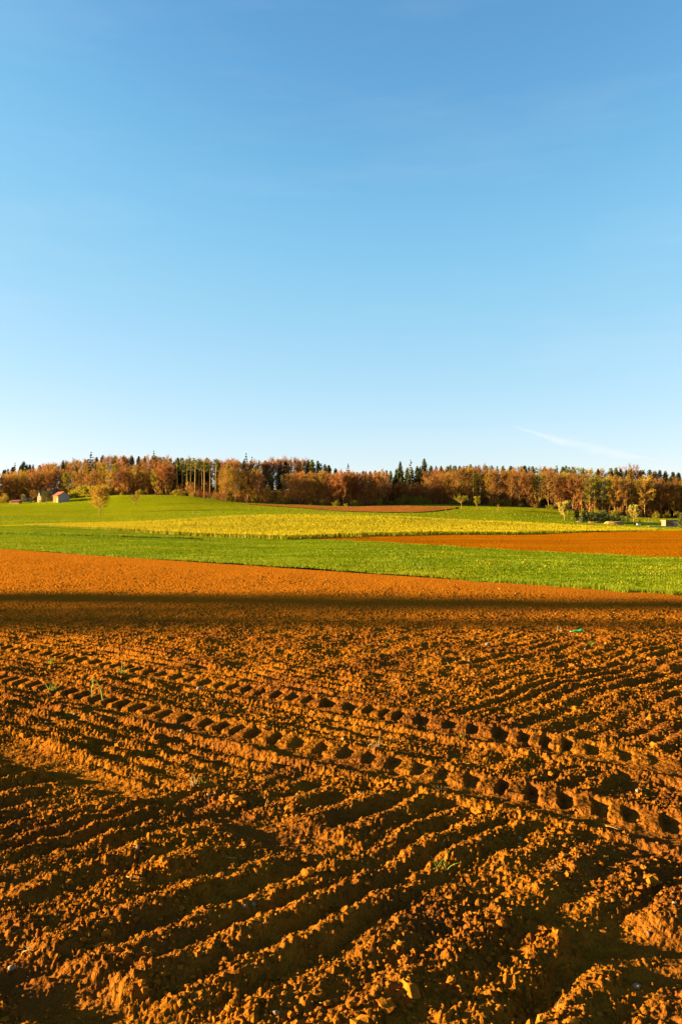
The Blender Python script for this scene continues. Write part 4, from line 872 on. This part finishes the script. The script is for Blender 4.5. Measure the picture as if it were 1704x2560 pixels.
m = MB(); m.add([(-14.5 * s, -0.4, 5.6 * s), (14.5 * s, -0.4, 5.6 * s), (14.5 * s, 2.8, 9.5 * s), (-14.5 * s, 2.8, 9.5 * s), (-14.5 * s, -0.4, 6.3 * s), (14.5 * s, -0.4, 6.3 * s), (14.5 * s, 2.8, 10.2 * s), (-14.5 * s, 2.8, 10.2 * s)], [(3, 2, 1, 0), (4, 5, 6, 7), (0, 1, 5, 4), (1, 2, 6, 5), (2, 3, 7, 6), (3, 0, 4, 7)]); m.build('roof', M['roof_red'], e)
for x in (-9, -4, 1, 6, 11): w_ = panel(e, 'window', 'glass', (x * s, -0.02, 3.2 * s), (1.1 * s, 0.08, 1.8 * s))
def trailer(px, py, wpx, label, name='caravan'):
    p = spot(px, py); s = p.y / F; e = empty(name, p + Vector((0, 0, 0.1)), 0.3); tag(e, label, 'caravan'); w = wpx * s
    m = MB(); hh = w * 0.55; pr = [(-w / 2, 0.35), (w / 2, 0.35), (w / 2 + 0.05, hh * 0.6), (w / 2 - 0.25, hh + 0.2), (-w / 2 + 0.1, hh + 0.25), (-w / 2 - 0.1, hh * 0.5)]
    m.add([(x, -0.9, z) for x, z in pr] + [(x, 0.9, z) for x, z in pr], [tuple(range(6)), tuple(range(11, 5, -1))] + [(i, i + 6, (i + 1) % 6 + 6, (i + 1) % 6) for i in range(6)]); m.build('body', M['white'], e)
    for x in (-0.25, 0.25):
        panel(e, 'window', 'glass', (x * w, -0.93, hh * 0.75), (w * 0.3, 0.06, hh * 0.3))
    for y in (-0.8, 0.8): m = MB(); m.tube([(0, y - 0.08, 0.28), (0, y + 0.08, 0.28)], [0.3, 0.3], 12); m.build('wheel', M['roof_dark'], e)
trailer(175, 1243, 8, 'white caravan right of the red roofed barn'); trailer(65, 1253, 7, 'small white trailer right of the cottage', 'trailer')
p = spot(117, 1260); plant('bud', p, 28 / F * p.y, 'grey green forked tree in front of the farmhouse', lib=bare_tree(340, 0.2, 0.48, 22, 8, 9, 0.03, leafmat='bush_dark', leafn=0.8, leafsize=0.05, tw=0.012), name='garden_tree')
for x, y, h_, K, lab in ((12, 1259, 5.5, 'gold', 'small golden tree at the left edge by the annex'), (58, 1256, 4.5, 'bud', 'young green tree in front of the cottage'), (83, 1256, 6.5, 'gold', 'thin golden tree between cottage and farmhouse'), (108, 1257, 4.0, 'bud', 'small green tree below the farmhouse gable'), (124, 1255, 5.0, 'beech', 'leafless small tree between farmhouse and barn'), (70, 1250, 7.5, 'bud', 'green tree right behind the cottage')):
    p = spot(x, y); plant(K, p, h_, lab, None, 1.7)
for i, x in enumerate((78, 84, 90, 102, 172, 180, 188)):
    p = spot(x, 1256 if x < 150 else 1246); plant('shrub' if i % 2 else 'dark_bush', p, TR.uniform(1.0, 1.7), ['low dark bush right of the cottage', 'low yellow bush between cottage and farmhouse', 'dark bush left of the farmhouse gable', 'yellow green bush below the farmhouse gable', 'dark bush just right of the barn', 'light bush beside the white caravan', 'dark bush right of the white caravan'][i], None, 1.0)

# ------------------------------------------------------------------ site at the right
p = spot(1679, 1316, 170, 330); s = p.y / F
e = empty('shed', p + Vector((0, 0.5, 0)), math.radians(12)); tag(e, 'small cream flat roofed shed at the right edge', 'building')
panel(e, 'wall', 'plaster', (-6.5 * s, 9 * s, 6.5 * s), (20 * s, 18 * s, 14 * s)); panel(e, 'side_wall', 'metal', (11 * s, 9.4 * s, 6.5 * s), (14.6 * s, 17 * s, 14 * s))
panel(e, 'roof', 'rust', (1 * s, 9 * s, 15 * s), (38 * s, 23 * s, 2.6 * s)); panel(e, 'yellow_box', 'yellow_wall', (10 * s, -2 * s, 3.4 * s), (13 * s, 5 * s, 8 * s))
panel(e, 'window', 'glass', (-8 * s, -0.03, 8 * s), (5 * s, 0.06, 4 * s)); panel(e, 'door', 'wood_orange', (0.3 * s, -0.03, 4.6 * s), (4 * s, 0.06, 9 * s))
p = spot(1655, 1318, 170, 330); s = p.y / F
e = empty('low_wall', p); tag(e, 'long low pale concrete wall in front of the shed', 'wall')
for k in range(9): m = MB(); m.box(((-32 + 8 * k) * s, 0, 1.2 * s), (7.9 * s, 0.3, 3.2 * s)); m.build('block', M['concrete'], e)
p = spot(1612, 1310, 170, 330); s = p.y / F
e = empty('barrier_rail', p); tag(e, 'long pale horizontal rail left of the shed', 'rail')
m = MB(); m.tube([(-40 * s, 0, 5.0 * s), (46 * s, 0, 1.8 * s)], [0.7 * s, 0.7 * s], 6); m.build('rail', M['concrete'], e)
for x, z in ((-28, 4.5), (8, 3.2), (40, 2.0)): m = MB(); m.tube([(x * s, 0, -0.2), (x * s, 0, z * s)], [0.6 * s, 0.6 * s], 6); m.build('post', M['rust'], e)
p = spot(1620, 1309, 170, 330); s = p.y / F
e = empty('lamp_post', p); tag(e, 'thin dark post standing behind the pale rail', 'post')
m = MB(); m.tube([(0, 0, -0.2), (0, 0, 13 * s)], [0.5 * s, 0.4 * s], 6); m.build('pole', M['rust'], e); panel(e, 'lamp_head', 'metal', (0, 0, 13.4 * s), (2 * s, 1 * s, 1 * s))
p = spot(1595, 1313, 170, 330); s = p.y / F
e = empty('white_crate', p); tag(e, 'small whitish crate on the ground right of the sand heap', 'crate'); panel(e, 'box', 'white', (0, 0, 1.8 * s), (9 * s, 4 * s, 3.8 * s)); panel(e, 'lid', 'concrete', (0, 0, 4.0 * s), (9.6 * s, 4.6 * s, 0.6 * s))
def heap(name, px, py, wpx, hpx, mat, label, top=0.5, seed=1):
    p = spot(px, py, 170, 330); s = p.y / F; m = MB(); n, k = 22, 7; r = random.Random(seed); vs = []
    for j in range(k + 1):
        t = j / k; rad = 1 - (1 - top) * t
        for i in range(n):
            a = 6.283 * i / n; q = rad * (1 + r.gauss(0, 0.04)); vs.append((math.cos(a) * q * wpx / 2 * s, math.sin(a) * q * wpx / 3.4 * s, (hpx * math.sin(t * 1.5) * (1 + 0.08 * math.cos(a * 2)) - 0.6) * s))
    fs = [(j * n + i, j * n + (i + 1) % n, (j + 1) * n + (i + 1) % n, (j + 1) * n + i) for j in range(k) for i in range(n)] + [tuple(k * n + i for i in range(n))]
    m.add(vs, fs); o = m.build(name, M[mat], None, False); o.location = p + Vector((0, wpx / 3.4 * s, -0.1)); tag(o, label, 'heap')
heap('sand_heap', 1538, 1312, 56, 9.5, 'sand', 'flat topped golden sand heap in front of the dark hedge', 0.62, 3)
heap('earth_heap', 1486, 1308, 46, 5.5, 'earth', 'low reddish earth heap left of the sand heap', 0.5, 4)
heap('dark_earth_heap', 1452, 1306, 26, 5, 'rust', 'small dark earth heap at the left end of the hedge', 0.4, 6)
heap('pale_heap', 1636, 1310, 8, 5, 'sand', 'tiny pale heap behind the rail', 0.3, 5)
for i, x in enumerate(range(1460, 1575, 7)):
    p = spot(x, 1305 + (i % 2), 170, 330); hh = (30 if x < 1475 else 27 if x < 1520 else 22 if x < 1550 else 17) * TR.uniform(0.8, 1.1) / F * p.y
    plant('dark_bush', p + Vector((0, 3.5 + 2 * (i % 2), 0)), hh, 'dark green bush in the hedge behind the heaps', 'dark bushes of the hedge behind the heaps', 0.9)
for x, h_, lab in ((1500, 36, 'yellow green shrub rising over the dark hedge'), (1472, 33, 'small yellow green shrub at the left of the hedge')):
    p = spot(x, 1305, 170, 330); plant('shrub', p + Vector((0, 7, 0)), h_ / F * p.y, lab, None, 0.6)
p = spot(1706, 1320, 170, 330); plant('dark_bush', p, 44 / F * p.y, 'tall dark bush at the right edge beside the shed', None, 0.55)
for x, lab in ((1612, 'small yellow bush behind the rail'), (1598, 'small yellow bush right of the cream blossoming tree')):
    p = spot(x, 1306, 170, 330); plant('shrub', p, 7 / F * p.y, lab, None, 0.7)
